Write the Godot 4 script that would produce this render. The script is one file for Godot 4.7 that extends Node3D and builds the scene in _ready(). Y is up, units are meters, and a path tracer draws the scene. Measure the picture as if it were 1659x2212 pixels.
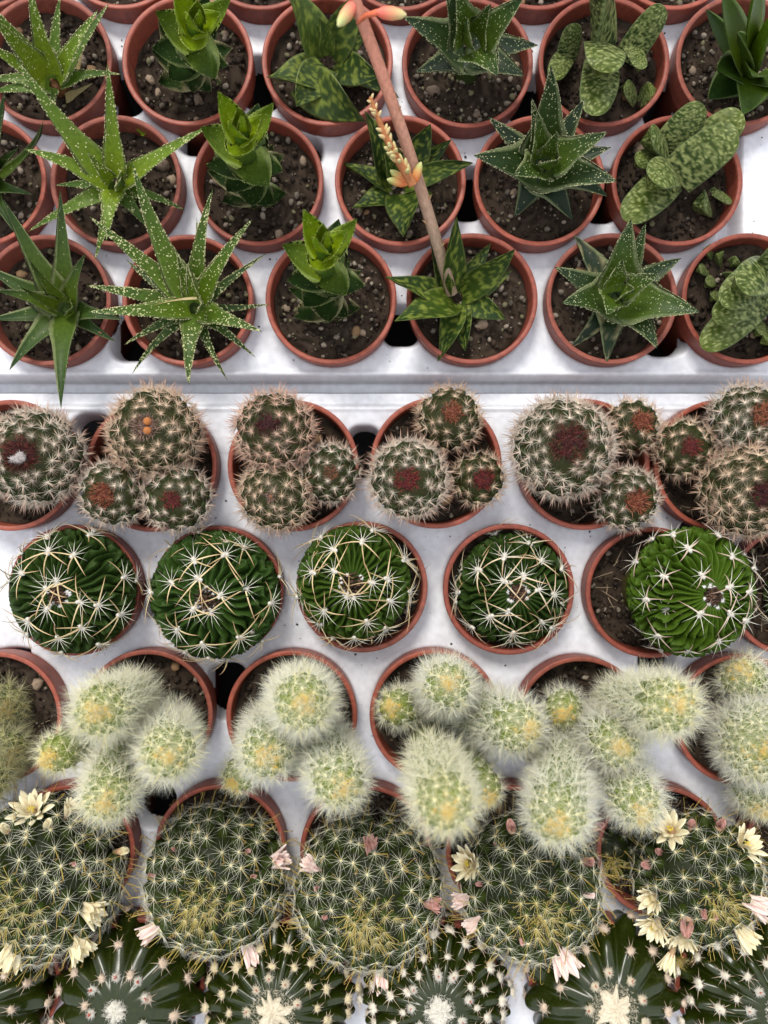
extends Node3D
# A nursery bench seen from straight above: white plant trays with rows of small potted succulents and cacti.
# Plan units: PX metres per unit at the height of the pot rims; W() turns a plan position and a height over the rims into a point.
const PX := 0.000193
const CX := 829.5
const CY := 1106.0
const RIM := 0.056
const D := 0.3164
const POT_R := 0.0274
const TAU_G := 2.39996323

var rng := RandomNumberGenerator.new()
var fn := FastNoiseLite.new()
var M := {}
var S := {}          # shared meshes
var org := Vector3.ZERO
var taken := {}

func _ready() -> void:
	rng.seed = 7
	fn.seed = 3
	fn.frequency = 1.0
	fn.fractal_octaves = 3
	set_camera_and_light()
	make_materials()
	make_shared()
	build_bench()
	build_top_row()
	build_star_plants()
	build_towers()
	build_gasterias()
	build_dark_stars()
	build_tongues()
	build_red_cacti()
	build_wavy_cacti()
	build_woolly_cacti()
	build_flowering_cacti()
	build_glossy_cacti()

func set_camera_and_light() -> void:
	var cam := Camera3D.new()
	cam.name = "camera"
	cam.keep_aspect = Camera3D.KEEP_HEIGHT
	var at := CameraAttributesPhysical.new()
	at.frustum_focal_length = 12.0 / tan(deg_to_rad(34.0))
	at.frustum_focus_distance = 0.296
	at.exposure_aperture = 4.8
	at.frustum_near = 0.02
	at.frustum_far = 60.0
	cam.fov = 68.0
	cam.attributes = at
	add_child(cam)
	cam.position = Vector3(0, RIM + D, 0)
	cam.rotation = Vector3(-PI / 2, 0, 0)
	cam.near = 0.02
	cam.far = 60.0
	cam.current = true
	var env := Environment.new()
	env.background_mode = Environment.BG_SKY
	var sky := Sky.new()
	var pm := ProceduralSkyMaterial.new()
	pm.sky_top_color = Color(0.87, 0.88, 0.91)
	pm.sky_horizon_color = Color(0.74, 0.76, 0.79)
	pm.sky_curve = 0.3
	pm.ground_horizon_color = Color(0.45, 0.45, 0.45)
	pm.ground_bottom_color = Color(0.3, 0.3, 0.3)
	pm.sun_angle_max = 1.0
	sky.sky_material = pm
	env.sky = sky
	env.tonemap_mode = Environment.TONE_MAPPER_LINEAR
	env.tonemap_exposure = 1.95
	env.sdfgi_enabled = true
	env.ssao_enabled = true
	env.ssil_enabled = true
	var we := WorldEnvironment.new()
	we.name = "environment"
	we.environment = env
	add_child(we)
	var sun := DirectionalLight3D.new()
	sun.name = "sun"
	sun.light_energy = 0.5
	sun.light_color = Color(1.0, 0.98, 0.95)
	sun.light_angular_distance = 20.0
	sun.shadow_enabled = true
	add_child(sun)
	sun.look_at_from_position(Vector3(-0.25, 1.0, -0.75), Vector3.ZERO, Vector3.UP)

func W(px: float, py: float, h := 0.0) -> Vector3:
	var k := PX * (D - h) / D
	return Vector3((px - CX) * k, RIM + h, (py - CY) * k)

# ---------------------------------------------------------------- mesh building
class MB:
	var v := PackedVector3Array()
	var c := PackedColorArray()
	var ix := PackedInt32Array()
	var o := Vector3.ZERO
	func p(a: Vector3, col: Color) -> int:
		v.push_back(a - o)
		c.push_back(col)
		return v.size() - 1
	func tri(a: int, b: int, d: int) -> void:
		ix.push_back(a)
		ix.push_back(b)
		ix.push_back(d)
	func quad(a: int, b: int, d: int, e: int) -> void:
		tri(a, b, d)
		tri(a, d, e)
	# rows of points joined into a sheet; closed joins the last column to the first
	func sheet(first: int, rows: int, cols: int, closed: bool, flip: bool) -> void:
		for i in rows - 1:
			for j in (cols if closed else cols - 1):
				var j2 := (j + 1) % cols
				var a := first + i * cols + j
				var b := first + (i + 1) * cols + j
				var d := first + (i + 1) * cols + j2
				var e := first + i * cols + j2
				if flip:
					quad(a, e, d, b)
				else:
					quad(a, b, d, e)
	func mesh(mat: Material, into: ArrayMesh = null, flat := false) -> ArrayMesh:
		var n := PackedVector3Array()
		n.resize(v.size())
		var out := PackedInt32Array()
		out.resize(ix.size())
		for t in range(0, ix.size(), 3):
			var a := ix[t]
			var b := ix[t + 1]
			var d := ix[t + 2]
			var nn := (v[b] - v[a]).cross(v[d] - v[a])
			n[a] += nn
			n[b] += nn
			n[d] += nn
			out[t] = a
			out[t + 1] = d
			out[t + 2] = b
		for i in n.size():
			n[i] = n[i].normalized() if n[i].length_squared() > 1e-30 else Vector3.UP
		var arr := []
		arr.resize(Mesh.ARRAY_MAX)
		arr[Mesh.ARRAY_VERTEX] = v
		arr[Mesh.ARRAY_NORMAL] = n
		arr[Mesh.ARRAY_COLOR] = c
		arr[Mesh.ARRAY_INDEX] = out
		var m := into if into else ArrayMesh.new()
		m.add_surface_from_arrays(Mesh.PRIMITIVE_TRIANGLES, arr)
		m.surface_set_material(m.get_surface_count() - 1, mat)
		return m

func mb() -> MB:
	var b := MB.new()
	b.o = org
	return b

func mb0() -> MB:
	return MB.new()

func frame(axis: Vector3, twist := 0.0) -> Basis:
	var y := axis.normalized()
	var x := y.cross(Vector3(0.31, 0.2, 0.93)).normalized()
	var z := x.cross(y)
	return Basis(x, y, z) * Basis(Vector3.UP, twist)

func jit(col: Color, amount: float) -> Color:
	var f := 1.0 + rng.randf_range(-amount, amount)
	return Color(col.r * f, col.g * f, col.b * f)

# a tapering tube through pts
func tube(b: MB, pts: Array, rad: Array, sides: int, cols: Array) -> void:
	var first := b.v.size()
	var n := pts.size()
	var side := Vector3.ZERO
	for i in n:
		var t: Vector3 = (pts[mini(i + 1, n - 1)] - pts[maxi(i - 1, 0)]).normalized()
		if side == Vector3.ZERO:
			side = t.cross(Vector3(0.37, 0.55, 0.75)).normalized()
		else:
			side = (side - t * side.dot(t)).normalized()
		var s2 := t.cross(side)
		for j in sides:
			var a := TAU * j / sides
			b.p(pts[i] + (side * cos(a) + s2 * sin(a)) * rad[i], cols[i])
	b.sheet(first, n, sides, true, true)
	var cap := b.p(pts[n - 1] + (pts[n - 1] - pts[n - 2]).normalized() * rad[n - 1] * 0.7, cols[n - 1])
	for j in sides:
		b.tri(first + (n - 1) * sides + j, first + (n - 1) * sides + (j + 1) % sides, cap)

# a thin spine: three sides, pointed, bent towards sag
func spine(b: MB, p0: Vector3, dir: Vector3, length: float, r: float, bend: Vector3, c0: Color, c1: Color, segs := 1) -> void:
	var d := dir.normalized()
	var s := d.cross(Vector3(0.53, 0.61, 0.59)).normalized()
	var s2 := d.cross(s)
	var first := b.v.size()
	for i in segs:
		var t := float(i) / segs
		var q := p0 + d * length * t + bend * t * t
		var rr := r * (1.0 - 0.75 * t * t)
		var cc := c0.lerp(c1, t)
		for j in 3:
			var a := TAU * j / 3.0
			b.p(q + (s * cos(a) + s2 * sin(a)) * rr, cc)
	if segs > 1:
		b.sheet(first, segs, 3, true, true)
	var tip := b.p(p0 + d * length + bend, c1)
	var l := first + (segs - 1) * 3
	for j in 3:
		b.tri(l + j, l + (j + 1) % 3, tip)

# a rounded lump: squash along basis y
func lump(b: MB, c: Vector3, bs: Basis, r: Vector3, col: Color, rough := 0.0, na := 7, nb := 5, whole := true) -> void:
	var first := b.v.size()
	for i in nb + 1:
		var ph := (PI if whole else PI * 0.55) * i / nb
		for j in na:
			var th := TAU * j / na
			var k := 1.0 + rng.randf_range(-rough, rough)
			b.p(c + bs * (Vector3(sin(ph) * cos(th) * r.x, cos(ph) * r.y, sin(ph) * sin(th) * r.z) * k), jit(col, rough * 0.5))
	b.sheet(first, nb + 1, na, true, true)

# a pad of matted wool: an uneven sheet with an outline of lobes, and loose hairs on it
func wool_pad(b: MB, c: Vector3, bs: Basis, r: float, lobes: int, deep: float, drop: float, col: Color, hairs: int) -> void:
	var first := b.v.size()
	var sd := rng.randf() * 50.0
	for i in 19:
		for j in 72:
			var th := TAU * j / 72.0
			var u := i / 18.0
			var lim := r * (1.0 - deep + deep * cos(th * lobes + 1.6 * sin(th * 2.0 + sd))) * clampf(1.0 + 0.4 * fn.get_noise_2d(cos(th) * 2.0 + sd, sin(th) * 2.0), 0.8, 1.15)
			var q := Vector2(cos(th), sin(th)) * lim * u
			var y := fn.get_noise_3d(q.x * 900.0, q.y * 900.0, sd) * 0.0011 + 0.0012 * sqrt(maxf(0.0, 1.0 - u * u)) - 0.0012 * pow(u, 8.0)
			b.p(c + bs * Vector3(q.x, y - q.length_squared() * drop, q.y), jit(col, 0.14))
	b.sheet(first, 19, 72, true, true)
	for k in hairs:
		var a := rng.randf() * TAU
		var q := Vector2(cos(a), sin(a)) * sqrt(rng.randf()) * r
		spine(b, c + bs * Vector3(q.x, 0.0004 - q.length_squared() * drop, q.y), bs * Vector3(rng.randf_range(-1, 1), rng.randf_range(0.1, 0.9), rng.randf_range(-1, 1)), rng.randf_range(0.001, 0.0022), 0.00008, Vector3.ZERO, jit(col, 0.1), jit(col, 0.1))

# a ball of fine wool: short hairs out of a small core
func fuzz(b: MB, c: Vector3, r: float, n: int, col: Color, up := Vector3.UP) -> void:
	lump(b, c, frame(up), Vector3(r * 0.62, r * 0.5, r * 0.62), col * 0.92, 0.22, 7, 5)
	for k in n:
		var d := Vector3(rng.randf_range(-1, 1), rng.randf_range(-1, 1), rng.randf_range(-1, 1)).normalized()
		if d.dot(up) < -0.1:
			d = -d
		var p := c + d * r * 0.35
		var e := Vector3(rng.randf_range(-1, 1), rng.randf_range(-1, 1), rng.randf_range(-1, 1)) * 0.7
		spine(b, p, d + e, r * rng.randf_range(0.55, 0.95), r * 0.07, Vector3.ZERO, jit(col, 0.1), jit(col, 0.1))

# ---------------------------------------------------------------- nodes
func numbered(called: String) -> String:
	taken[called] = taken.get(called, -1) + 1
	return called if taken[called] == 0 else "%s_%03d" % [called, taken[called]]

func thing(called: String, label: String, category: String, group: String, px: float, py: float) -> Node3D:
	var o := Node3D.new()
	o.name = numbered(called)
	add_child(o)
	var w := W(px, py)
	o.position = Vector3(w.x, 0.0, w.z)
	org = o.position
	o.set_meta("label", label)
	o.set_meta("category", category)
	if group:
		o.set_meta("group", group)
	return o

func part(called: String, mesh: Mesh, parent: Node3D, tr := Transform3D()) -> MeshInstance3D:
	var o := MeshInstance3D.new()
	o.name = called
	o.mesh = mesh
	o.transform = tr
	parent.add_child(o, true)
	return o

func many(called: String, mesh: Mesh, places: Array, tints: Array, parent: Node3D) -> MultiMeshInstance3D:
	var mm := MultiMesh.new()
	mm.transform_format = MultiMesh.TRANSFORM_3D
	mm.use_colors = true
	mm.mesh = mesh
	mm.instance_count = places.size()
	for i in places.size():
		mm.set_instance_transform(i, places[i])
		mm.set_instance_color(i, tints[i])
	var o := MultiMeshInstance3D.new()
	o.name = called
	o.multimesh = mm
	o.set_meta("kind", "stuff")
	parent.add_child(o, true)
	return o

func noise_tex(freq: float, lo: Color, hi: Color, seed_: int, size := 256) -> NoiseTexture2D:
	var n := FastNoiseLite.new()
	n.seed = seed_
	n.frequency = freq
	n.fractal_octaves = 4
	var t := NoiseTexture2D.new()
	t.width = size
	t.height = size
	t.seamless = true
	t.noise = n
	var g := Gradient.new()
	g.set_color(0, lo)
	g.set_color(1, hi)
	t.color_ramp = g
	return t

func vmat(key: String, rough: float, tex: Texture2D, scale_: float, back := Color(0, 0, 0), spec := 0.5, tint := Color(1, 1, 1)) -> StandardMaterial3D:
	var m := StandardMaterial3D.new()
	m.resource_name = key
	m.vertex_color_use_as_albedo = true
	m.roughness = rough
	m.metallic_specular = spec
	if tex:
		m.albedo_texture = tex
		m.uv1_triplanar = true
		m.uv1_scale = Vector3.ONE * scale_
	if back.r + back.g + back.b > 0.0:
		m.backlight_enabled = true
		m.backlight = back
	m.albedo_color = tint
	M[key] = m
	return m

func make_materials() -> void:
	var grain := noise_tex(0.03, Color(0.72, 0.74, 0.7), Color(1, 1, 1), 11)
	var fine := noise_tex(0.09, Color(0.6, 0.6, 0.6), Color(1, 1, 1), 12)
	var soft := noise_tex(0.012, Color(0.86, 0.86, 0.86), Color(1, 1, 1), 13, 512)
	var dust := noise_tex(0.02, Color(0.74, 0.76, 0.78), Color(1.0, 0.98, 0.96), 16, 512)
	vmat("leaf", 0.45, grain, 60.0, Color(0.2, 0.2, 0.15), 0.28, Color(1.0, 0.95, 0.8))
	vmat("skin", 0.5, grain, 70.0, Color(0, 0, 0), 0.25, Color(1.0, 0.94, 0.8))
	vmat("gloss", 0.24, grain, 60.0, Color(0, 0, 0), 0.45, Color(1.0, 0.94, 0.8))
	vmat("spine", 0.5, null, 1.0, Color(0.3, 0.3, 0.3))
	vmat("hair", 0.55, null, 1.0, Color(0.7, 0.7, 0.7))
	vmat("wool", 0.9, noise_tex(0.09, Color(0.84, 0.84, 0.84), Color(1, 1, 1), 15), 400.0, Color(0.3, 0.3, 0.3))
	vmat("petal", 0.6, null, 1.0, Color(0.6, 0.6, 0.6))
	for k in 3:
		vmat("pot" + str(k), [0.45, 0.55, 0.5][k], dust, 24.0, Color(0, 0, 0), 0.4, [Color(1, 1, 1), Color(0.92, 0.97, 1.0), Color(0.90, 0.88, 0.88)][k])
	vmat("soil", 0.95, fine, 120.0, Color(0, 0, 0), 0.2)
	vmat("stone", 0.85, fine, 150.0, Color(0, 0, 0), 0.3)
	vmat("tray", 0.42, noise_tex(0.02, Color(0.93, 0.93, 0.93), Color(1, 1, 1), 14, 512), 9.0)
	vmat("table", 0.8, soft, 5.0)

# ---------------------------------------------------------------- shared shapes
func lathe(b: MB, prof: Array, sides: int, col: Color) -> void:
	var first := b.v.size()
	for q in prof:
		for j in sides:
			var a := TAU * j / sides
			b.p(Vector3(cos(a) * q.x, q.y, sin(a) * q.x), col)
	b.sheet(first, prof.size(), sides, true, false)

func rock(seed_: int, col: Color) -> ArrayMesh:
	var b := mb0()
	rng.seed = seed_
	lump(b, Vector3.ZERO, Basis(), Vector3(1.0, 0.65, 0.8), col, 0.22, 7, 5)
	return b.mesh(M.stone)

func make_shared() -> void:
	# pot: tapering wall and a collar with a rounded rim
	var col := Color(0.35, 0.090, 0.054)
	var b := mb0()
	lathe(b, [Vector2(0.0, 0.0), Vector2(0.0185, 0.0), Vector2(0.0192, 0.001), Vector2(0.0245, RIM - 0.012)], 56, col)
	S.pot_wall = b.mesh(M.pot0)
	b = mb0()
	lathe(b, [Vector2(0.0243, RIM - 0.0122), Vector2(0.0262, RIM - 0.0120), Vector2(0.0266, RIM - 0.0112), Vector2(0.02715, RIM - 0.0012), Vector2(0.0274, RIM - 0.0006),
		Vector2(0.0273, RIM - 0.0001), Vector2(0.0268, RIM + 0.0001), Vector2(0.0257, RIM), Vector2(0.0253, RIM - 0.0004), Vector2(0.02515, RIM - 0.0012), Vector2(0.0240, RIM - 0.018), Vector2(0.0225, RIM - 0.03)], 72, col)
	S.pot_rim = b.mesh(M.pot0)
	# soil: uneven disc
	S.soil = []
	for k in 3:
		b = mb0()
		var first := b.v.size()
		for i in 15:
			for j in 40:
				var r := 0.0245 * i / 14.0
				var a := TAU * j / 40.0
				var h := fn.get_noise_3d(cos(a) * r * 260.0, sin(a) * r * 260.0, k * 9.0) * 0.0022 + rng.randf_range(-0.0004, 0.0004)
				b.p(Vector3(cos(a) * r, h, sin(a) * r), jit(Color(0.058, 0.042, 0.030), 0.5))
		b.sheet(first, 15, 40, true, true)
		S.soil.append(b.mesh(M.soil))
	S.rocks = []
	for k in 4:
		S.rocks.append(rock(40 + k, Color(1, 1, 1)))
	rng.seed = 91
	# petals
	S.petal = [make_petal(Color(0.86, 0.80, 0.55), Color(0.66, 0.46, 0.24)), make_petal(Color(0.88, 0.76, 0.68), Color(0.60, 0.16, 0.18)), make_petal(Color(0.58, 0.32, 0.27), Color(0.36, 0.12, 0.10))]
	b = mb0()
	for k in 30:
		var a := rng.randf() * TAU
		var r := sqrt(rng.randf()) * 0.0011
		var q := Vector3(cos(a) * r * 0.5, 0.001, sin(a) * r * 0.5)
		var tip := Vector3(cos(a) * r, 0.0036 + rng.randf() * 0.0012, sin(a) * r)
		spine(b, q, tip - q, (tip - q).length(), 0.00009, Vector3.ZERO, Color(0.7, 0.6, 0.2), Color(0.75, 0.62, 0.12))
		lump(b, tip, Basis(), Vector3.ONE * 0.0003, Color(0.85, 0.68, 0.10), 0.1, 5, 3)
	S.stamens = b.mesh(M.petal)

func make_petal(edge: Color, mid: Color) -> ArrayMesh:
	var b := mb0()
	var first := b.v.size()
	for i in 8:
		var t := i / 7.0
		var w := 0.00115 * pow(sin(PI * minf(0.12 + t * 0.80, 1.0)), 0.8) * (1.0 if t < 0.95 else 0.35)
		for j in 5:
			var x := j / 2.0 - 1.0
			var col := edge.lerp(mid, (0.85 if j == 2 else 0.15) * (1.0 - 0.6 * t))
			b.p(Vector3(x * w, t * 0.0085, 0.0004 * x * x - 0.0011 * sin(t * 2.2)), col)
	b.sheet(first, 8, 5, false, false)
	return b.mesh(M.petal)

func flower(parent: Node3D, at: Vector3, axis: Vector3, kind: int, open: float, size: float) -> void:
	# kind: 0 cream, 1 pink, 2 dry pink bud; open: tilt of the outer petals from the axis
	var f := Node3D.new()
	f.name = "flower" if open > 0.25 else "flower_bud"
	f.transform = Transform3D(frame(axis, rng.randf() * TAU) * size, at - org)
	parent.add_child(f, true)
	var b := mb0()
	tube(b, [Vector3(0, -0.004, 0), Vector3(0, 0, 0), Vector3(0, 0.0015, 0)], [0.0009, 0.0013, 0.0016], 8, [Color(0.2, 0.16, 0.06), Color(0.42, 0.26, 0.14), Color(0.5, 0.3, 0.18)])
	part("flower_tube", b.mesh(M.petal), f)
	var rings := [[9, 1.0, 1.0], [8, 0.62, 0.95]] if open > 0.25 else [[6, 1.0, 0.62], [5, 0.5, 0.6]]
	for r in rings:
		for k in r[0]:
			var a: float = TAU * (k + (0.5 if r[1] < 1.0 else 0.0)) / r[0] + rng.randf_range(-0.1, 0.1)
			var tilt: float = open * r[1] + rng.randf_range(-0.08, 0.08)
			var bs := Basis(Vector3.UP, a) * Basis(Vector3.RIGHT, tilt)
			var s: float = r[2] * rng.randf_range(0.9, 1.08)
			part("petal", S.petal[kind], f, Transform3D(bs * Basis.from_scale(Vector3(1.15 if open > 0.25 else 1.35, s, 1.0)), Basis(Vector3.UP, a) * Vector3(0, 0.0004, 0.0010 if open > 0.25 else 0.0006)))
	if open > 0.55:
		var st := part("stamens", S.stamens, f)
		st.set_meta("kind", "stuff")

# ---------------------------------------------------------------- pots
func add_pot(t: Node3D, pale := 0.3, big := 3, turn := 0.0, depth := 0.0085, wet := false) -> void:
	var p := part("pot", S.pot_wall, t, Transform3D(Basis(Vector3.UP, turn), Vector3.ZERO))
	var rim := part("rim", S.pot_rim, p)
	var sr := RandomNumberGenerator.new()
	sr.seed = int(t.position.x * 91000.0) + int(t.position.z * 37000.0)
	p.material_override = M["pot" + str(sr.randi() % 3)]
	rim.material_override = p.material_override
	var y := RIM - depth + sr.randf_range(-0.001, 0.002)
	var soil := part("soil", S.soil[sr.randi() % 3], t, Transform3D(Basis(Vector3.UP, sr.randf() * TAU), Vector3(0, y, 0)))
	var places := []
	var tints := []
	for k in 420:
		var a := sr.randf() * TAU
		var r := sqrt(sr.randf()) * 0.0236
		var s := 0.00034 + 0.0014 * pow(sr.randf(), 2.6)
		var bs := Basis.from_euler(Vector3(sr.randf() * 6.0, sr.randf() * 6.0, sr.randf() * 6.0)) * s
		places.append(Transform3D(bs, Vector3(cos(a) * r, 0.0006 + s * 0.3, sin(a) * r)))
		var col := Color(0.045, 0.03, 0.02) * sr.randf_range(0.4, 1.6)
		if sr.randf() < pale:
			col = Color(0.36, 0.30, 0.23) * sr.randf_range(0.3, 1.2)
			if sr.randf() < 0.25:
				col = Color(0.24, 0.22, 0.12)
		col.a = 1.0
		tints.append(col)
	many("grit", S.rocks[sr.randi() % 4], places, tints, soil)
	for k in big:
		var a := sr.randf() * TAU
		var r := 0.006 + sqrt(sr.randf()) * 0.016
		var s := sr.randf_range(0.0013, 0.0036)
		var m := MeshInstance3D.new()
		m.name = "pebble"
		m.mesh = S.rocks[sr.randi() % 4]
		m.transform = Transform3D(Basis.from_euler(Vector3(sr.randf() * 0.6, sr.randf() * 6.0, sr.randf() * 0.6)) * s, Vector3(cos(a) * r, 0.0008, sin(a) * r))
		m.material_override = [M.pebble_a, M.pebble_b, M.pebble_c][sr.randi() % 3]
		soil.add_child(m, true)

# ---------------------------------------------------------------- trays and bench
const POTS := [
	[-40, -122], [262, -122], [565, -120], [868, -118], [1163, -120], [1455, -120],
	[100, 128], [405, 130], [707, 130], [1010, 135], [1305, 132], [1602, 130],
	[-42, 390], [250, 390], [557, 390], [865, 390], [1165, 390], [1463, 390],
	[98, 648], [405, 648], [715, 645], [1020, 645], [1322, 645], [1615, 645],
	[22, 1005], [327, 1007], [633, 1006], [942, 1000], [1262, 1003], [1555, 1005],
	[160, 1275], [470, 1277], [782, 1268], [1099, 1273], [1407, 1280], [1715, 1278],
	[-8, 1550], [318, 1545], [630, 1547], [940, 1545], [1255, 1560], [1600, 1555],
	[150, 1838], [475, 1836], [790, 1838], [1105, 1838], [1430, 1840], [1745, 1845],
	[-10, 2125], [300, 2125], [618, 2128], [940, 2128], [1285, 2128], [1600, 2128]]
# openings moulded between the pots: centre and half size
const GAPS := [
	[253, 160, 42, 60], [557, 150, 42, 60], [1153, 190, 42, 60], [1453, 190, 44, 62], [1015, 395, 42, 60], [1314, 400, 42, 60], [408, 268, 38, 40],
	[262, 708, 46, 60], [868, 690, 48, 45], [1455, 700, 57, 58], [655, 300, 36, 36],
	[180, 950, 54, 62], [175, 1070, 32, 40], [786, 975, 38, 60], [1412, 1000, 38, 60], [1545, 1150, 52, 30],
	[318, 1300, 28, 40], [480, 1505, 46, 62], [1440, 1440, 42, 30],
	[318, 1760, 46, 50], [948, 1800, 38, 90], [1270, 1900, 42, 60], [640, 1985, 52, 30], [180, 1990, 62, 30], [470, 2090, 32, 50], [780, 2090, 38, 50], [1110, 2060, 32, 60], [1450, 2080, 32, 60]]
const SEAM := 836.0
const CUT := 7.0

func build_bench() -> void:
	var b := mb0()
	var first := b.v.size()
	for i in 2:
		for j in 2:
			b.p(Vector3(-0.9 + 1.8 * j, -0.001, -0.9 + 1.8 * i), Color(0.03, 0.03, 0.033))
	b.sheet(first, 2, 2, false, false)
	var g := part("bench_top", b.mesh(M.table), self)
	g.set_meta("kind", "structure")
	for k in ["a", "b", "c"]:
		var m := StandardMaterial3D.new()
		m.albedo_color = {"a": Color(0.66, 0.58, 0.49), "b": Color(0.52, 0.45, 0.38), "c": Color(0.60, 0.47, 0.33)}[k]
		m.roughness = 0.85
		m.albedo_texture = noise_tex(0.05, Color(0.6, 0.58, 0.55), Color(1, 1, 1), 30)
		m.uv1_triplanar = true
		m.uv1_scale = Vector3.ONE * 0.6
		M["pebble_" + k] = m
	tray("plant_tray", "white plastic plant tray holding the leafy green succulents", -330.0, SEAM - 1.0, true)
	tray("plant_tray", "white plastic plant tray holding the round spiny cacti", SEAM + 1.0, 2540.0, false)

	crumbs()

# specks of soil spilled on the trays
func crumbs() -> void:
	var sr := RandomNumberGenerator.new()
	sr.seed = 77
	var places := []
	var tints := []
	while places.size() < 420:
		var p := Vector2(sr.randf_range(-100, 1760), sr.randf_range(-100, 2300))
		var clear := absf(p.y - SEAM) > 50.0 and not (p.x > 1560.0 and p.x < 1640.0 and p.y < 600.0) and p.x > 50.0
		for q in POTS:
			clear = clear and p.distance_to(Vector2(q[0], q[1])) > 148.0
		for q in GAPS:
			clear = clear and not (absf(p.x - q[0]) < q[2] + 10.0 and absf(p.y - q[1]) < q[3] + 10.0)
		if not clear:
			continue
		var s := 0.00014 + 0.0005 * pow(sr.randf(), 4.0)
		places.append(Transform3D(Basis.from_euler(Vector3(sr.randf() * 6.0, sr.randf() * 6.0, 0)) * s, Vector3((p.x - CX) * PX, RIM - 0.0105 + s * 0.4, (p.y - CY) * PX)))
		var f := sr.randf_range(0.02, 0.12)
		tints.append(Color(f, f * 0.75, f * 0.55))
	var o := many("soil_crumbs", S.rocks[0], places, tints, self)
	o.set_meta("label", "dark specks of soil spilled on the white trays")
	o.set_meta("category", "soil")

func tray(called: String, label: String, y0: float, y1: float, upper: bool) -> void:
	var x0 := -330.0
	var x1 := 1990.0
	var step := 3.7
	var nx := int((x1 - x0) / step) + 1
	var ny := int((y1 - y0) / step) + 1
	var sd := PackedFloat32Array()
	sd.resize(nx * ny)
	sd.fill(40.0)
	for q in POTS:
		for i in range(maxi(0, int((q[1] - 190 - y0) / step)), mini(ny, int((q[1] + 190 - y0) / step))):
			for j in range(maxi(0, int((q[0] - 190 - x0) / step)), mini(nx, int((q[0] + 190 - x0) / step))):
				var d := Vector2(x0 + j * step - q[0], y0 + i * step - q[1]).length() - 134.0
				sd[i * nx + j] = minf(sd[i * nx + j], d)
	for q in GAPS:
		for i in range(maxi(0, int((q[1] - 140 - y0) / step)), mini(ny, int((q[1] + 140 - y0) / step))):
			for j in range(maxi(0, int((q[0] - 110 - x0) / step)), mini(nx, int((q[0] + 110 - x0) / step))):
				var rad := minf(q[2], q[3]) * 0.8
				var e := Vector2(absf(x0 + j * step - q[0]) - q[2] + rad, absf(y0 + i * step - q[1]) - q[3] + rad)
				var d := Vector2(maxf(e.x, 0), maxf(e.y, 0)).length() + minf(maxf(e.x, e.y), 0.0) - rad
				sd[i * nx + j] = minf(sd[i * nx + j], d)
	var t := MeshInstance3D.new()
	var b := mb0()
	var id := PackedInt32Array()
	id.resize(nx * ny)
	var top := RIM - 0.0105
	for i in ny:
		for j in nx:
			var px := x0 + j * step
			var py := y0 + i * step
			var s := sd[i * nx + j]
			# moulded edge: the sheet curves down into each opening
			var h := 0.0
			if s < 9.0:
				h -= 0.0016 * pow((9.0 - maxf(s, 0.0)) / 9.0, 2.0)
			if s < 0.0:
				h -= minf(-s * 0.0010, 0.009)
			# flange along the seam between the two trays
			var e := (SEAM - py) if upper else (py - SEAM)
			if e < 34.0:
				var u := clampf((34.0 - e) / (9.0 if upper else 9.0), 0.0, 1.0)
				h -= (0.011 if upper else 0.006) * u * u * (3.0 - 2.0 * u)
			elif e < 46.0:
				h += 0.0007 * sin(PI * (e - 34.0) / 12.0)
			# moulded channels
			if upper and px > 1572.0 and px < 1632.0 and py > 150.0 and py < 560.0:
				var u := minf(smoothstep(1572.0, 1590.0, px), 1.0 - smoothstep(1612.0, 1632.0, px))
				h -= 0.007 * u
			if not upper and px < 44.0 and py > 1120.0 and py < 1440.0:
				h -= 0.006 * (1.0 - smoothstep(28.0, 44.0, px))
			h += fn.get_noise_2d(px * 0.012, py * 0.012) * 0.0004
			var k := PX
			var dirt := 0.86 + 0.1 * fn.get_noise_2d(px * 0.05 + 50.0, py * 0.05)
			# vertices just inside an opening slide onto its outline so that the cut edge is smooth
			if s < -CUT and s > -CUT - step * 1.6 and i > 0 and j > 0 and i < ny - 1 and j < nx - 1:
				var gr := Vector2(sd[i * nx + j + 1] - sd[i * nx + j - 1], sd[(i + 1) * nx + j] - sd[(i - 1) * nx + j]) / (2.0 * step)
				if gr.length() > 0.3:
					gr = gr.normalized() * (-CUT - s)
					px += gr.x
					py += gr.y
			id[i * nx + j] = b.p(Vector3((px - CX) * k, top + h, (py - CY) * k), Color(0.80, 0.82, 0.86) * dirt)
	for i in ny - 1:
		for j in nx - 1:
			var a := i * nx + j
			if sd[a] < -CUT and sd[a + 1] < -CUT and sd[a + nx] < -CUT and sd[a + nx + 1] < -CUT:
				continue
			b.quad(id[a], id[a + nx], id[a + nx + 1], id[a + 1])
	t.mesh = b.mesh(M.tray)
	t.name = numbered(called)
	t.set_meta("label", label)
	t.set_meta("category", "tray")
	t.set_meta("group", "white plastic plant trays")
	add_child(t)

func build_top_row() -> void:
	var labels := [
		"terracotta coloured pot cut by the top left corner of the picture",
		"terracotta coloured pot at the top edge above the bright star plant and green tower",
		"terracotta coloured pot at the top edge between green tower and mottled plant",
		"terracotta coloured pot at the top edge behind the pink flower stalk",
		"terracotta coloured pot at the top edge between dark star plant and banded tongue plant",
		"terracotta coloured pot at the top edge, rightmost of that row"]
	for k in 6:
		var t := thing("flower_pot", labels[k], "flower pot", "pots along the top edge", POTS[k][0], POTS[k][1])
		add_pot(t, 0.4, 2)

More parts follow.
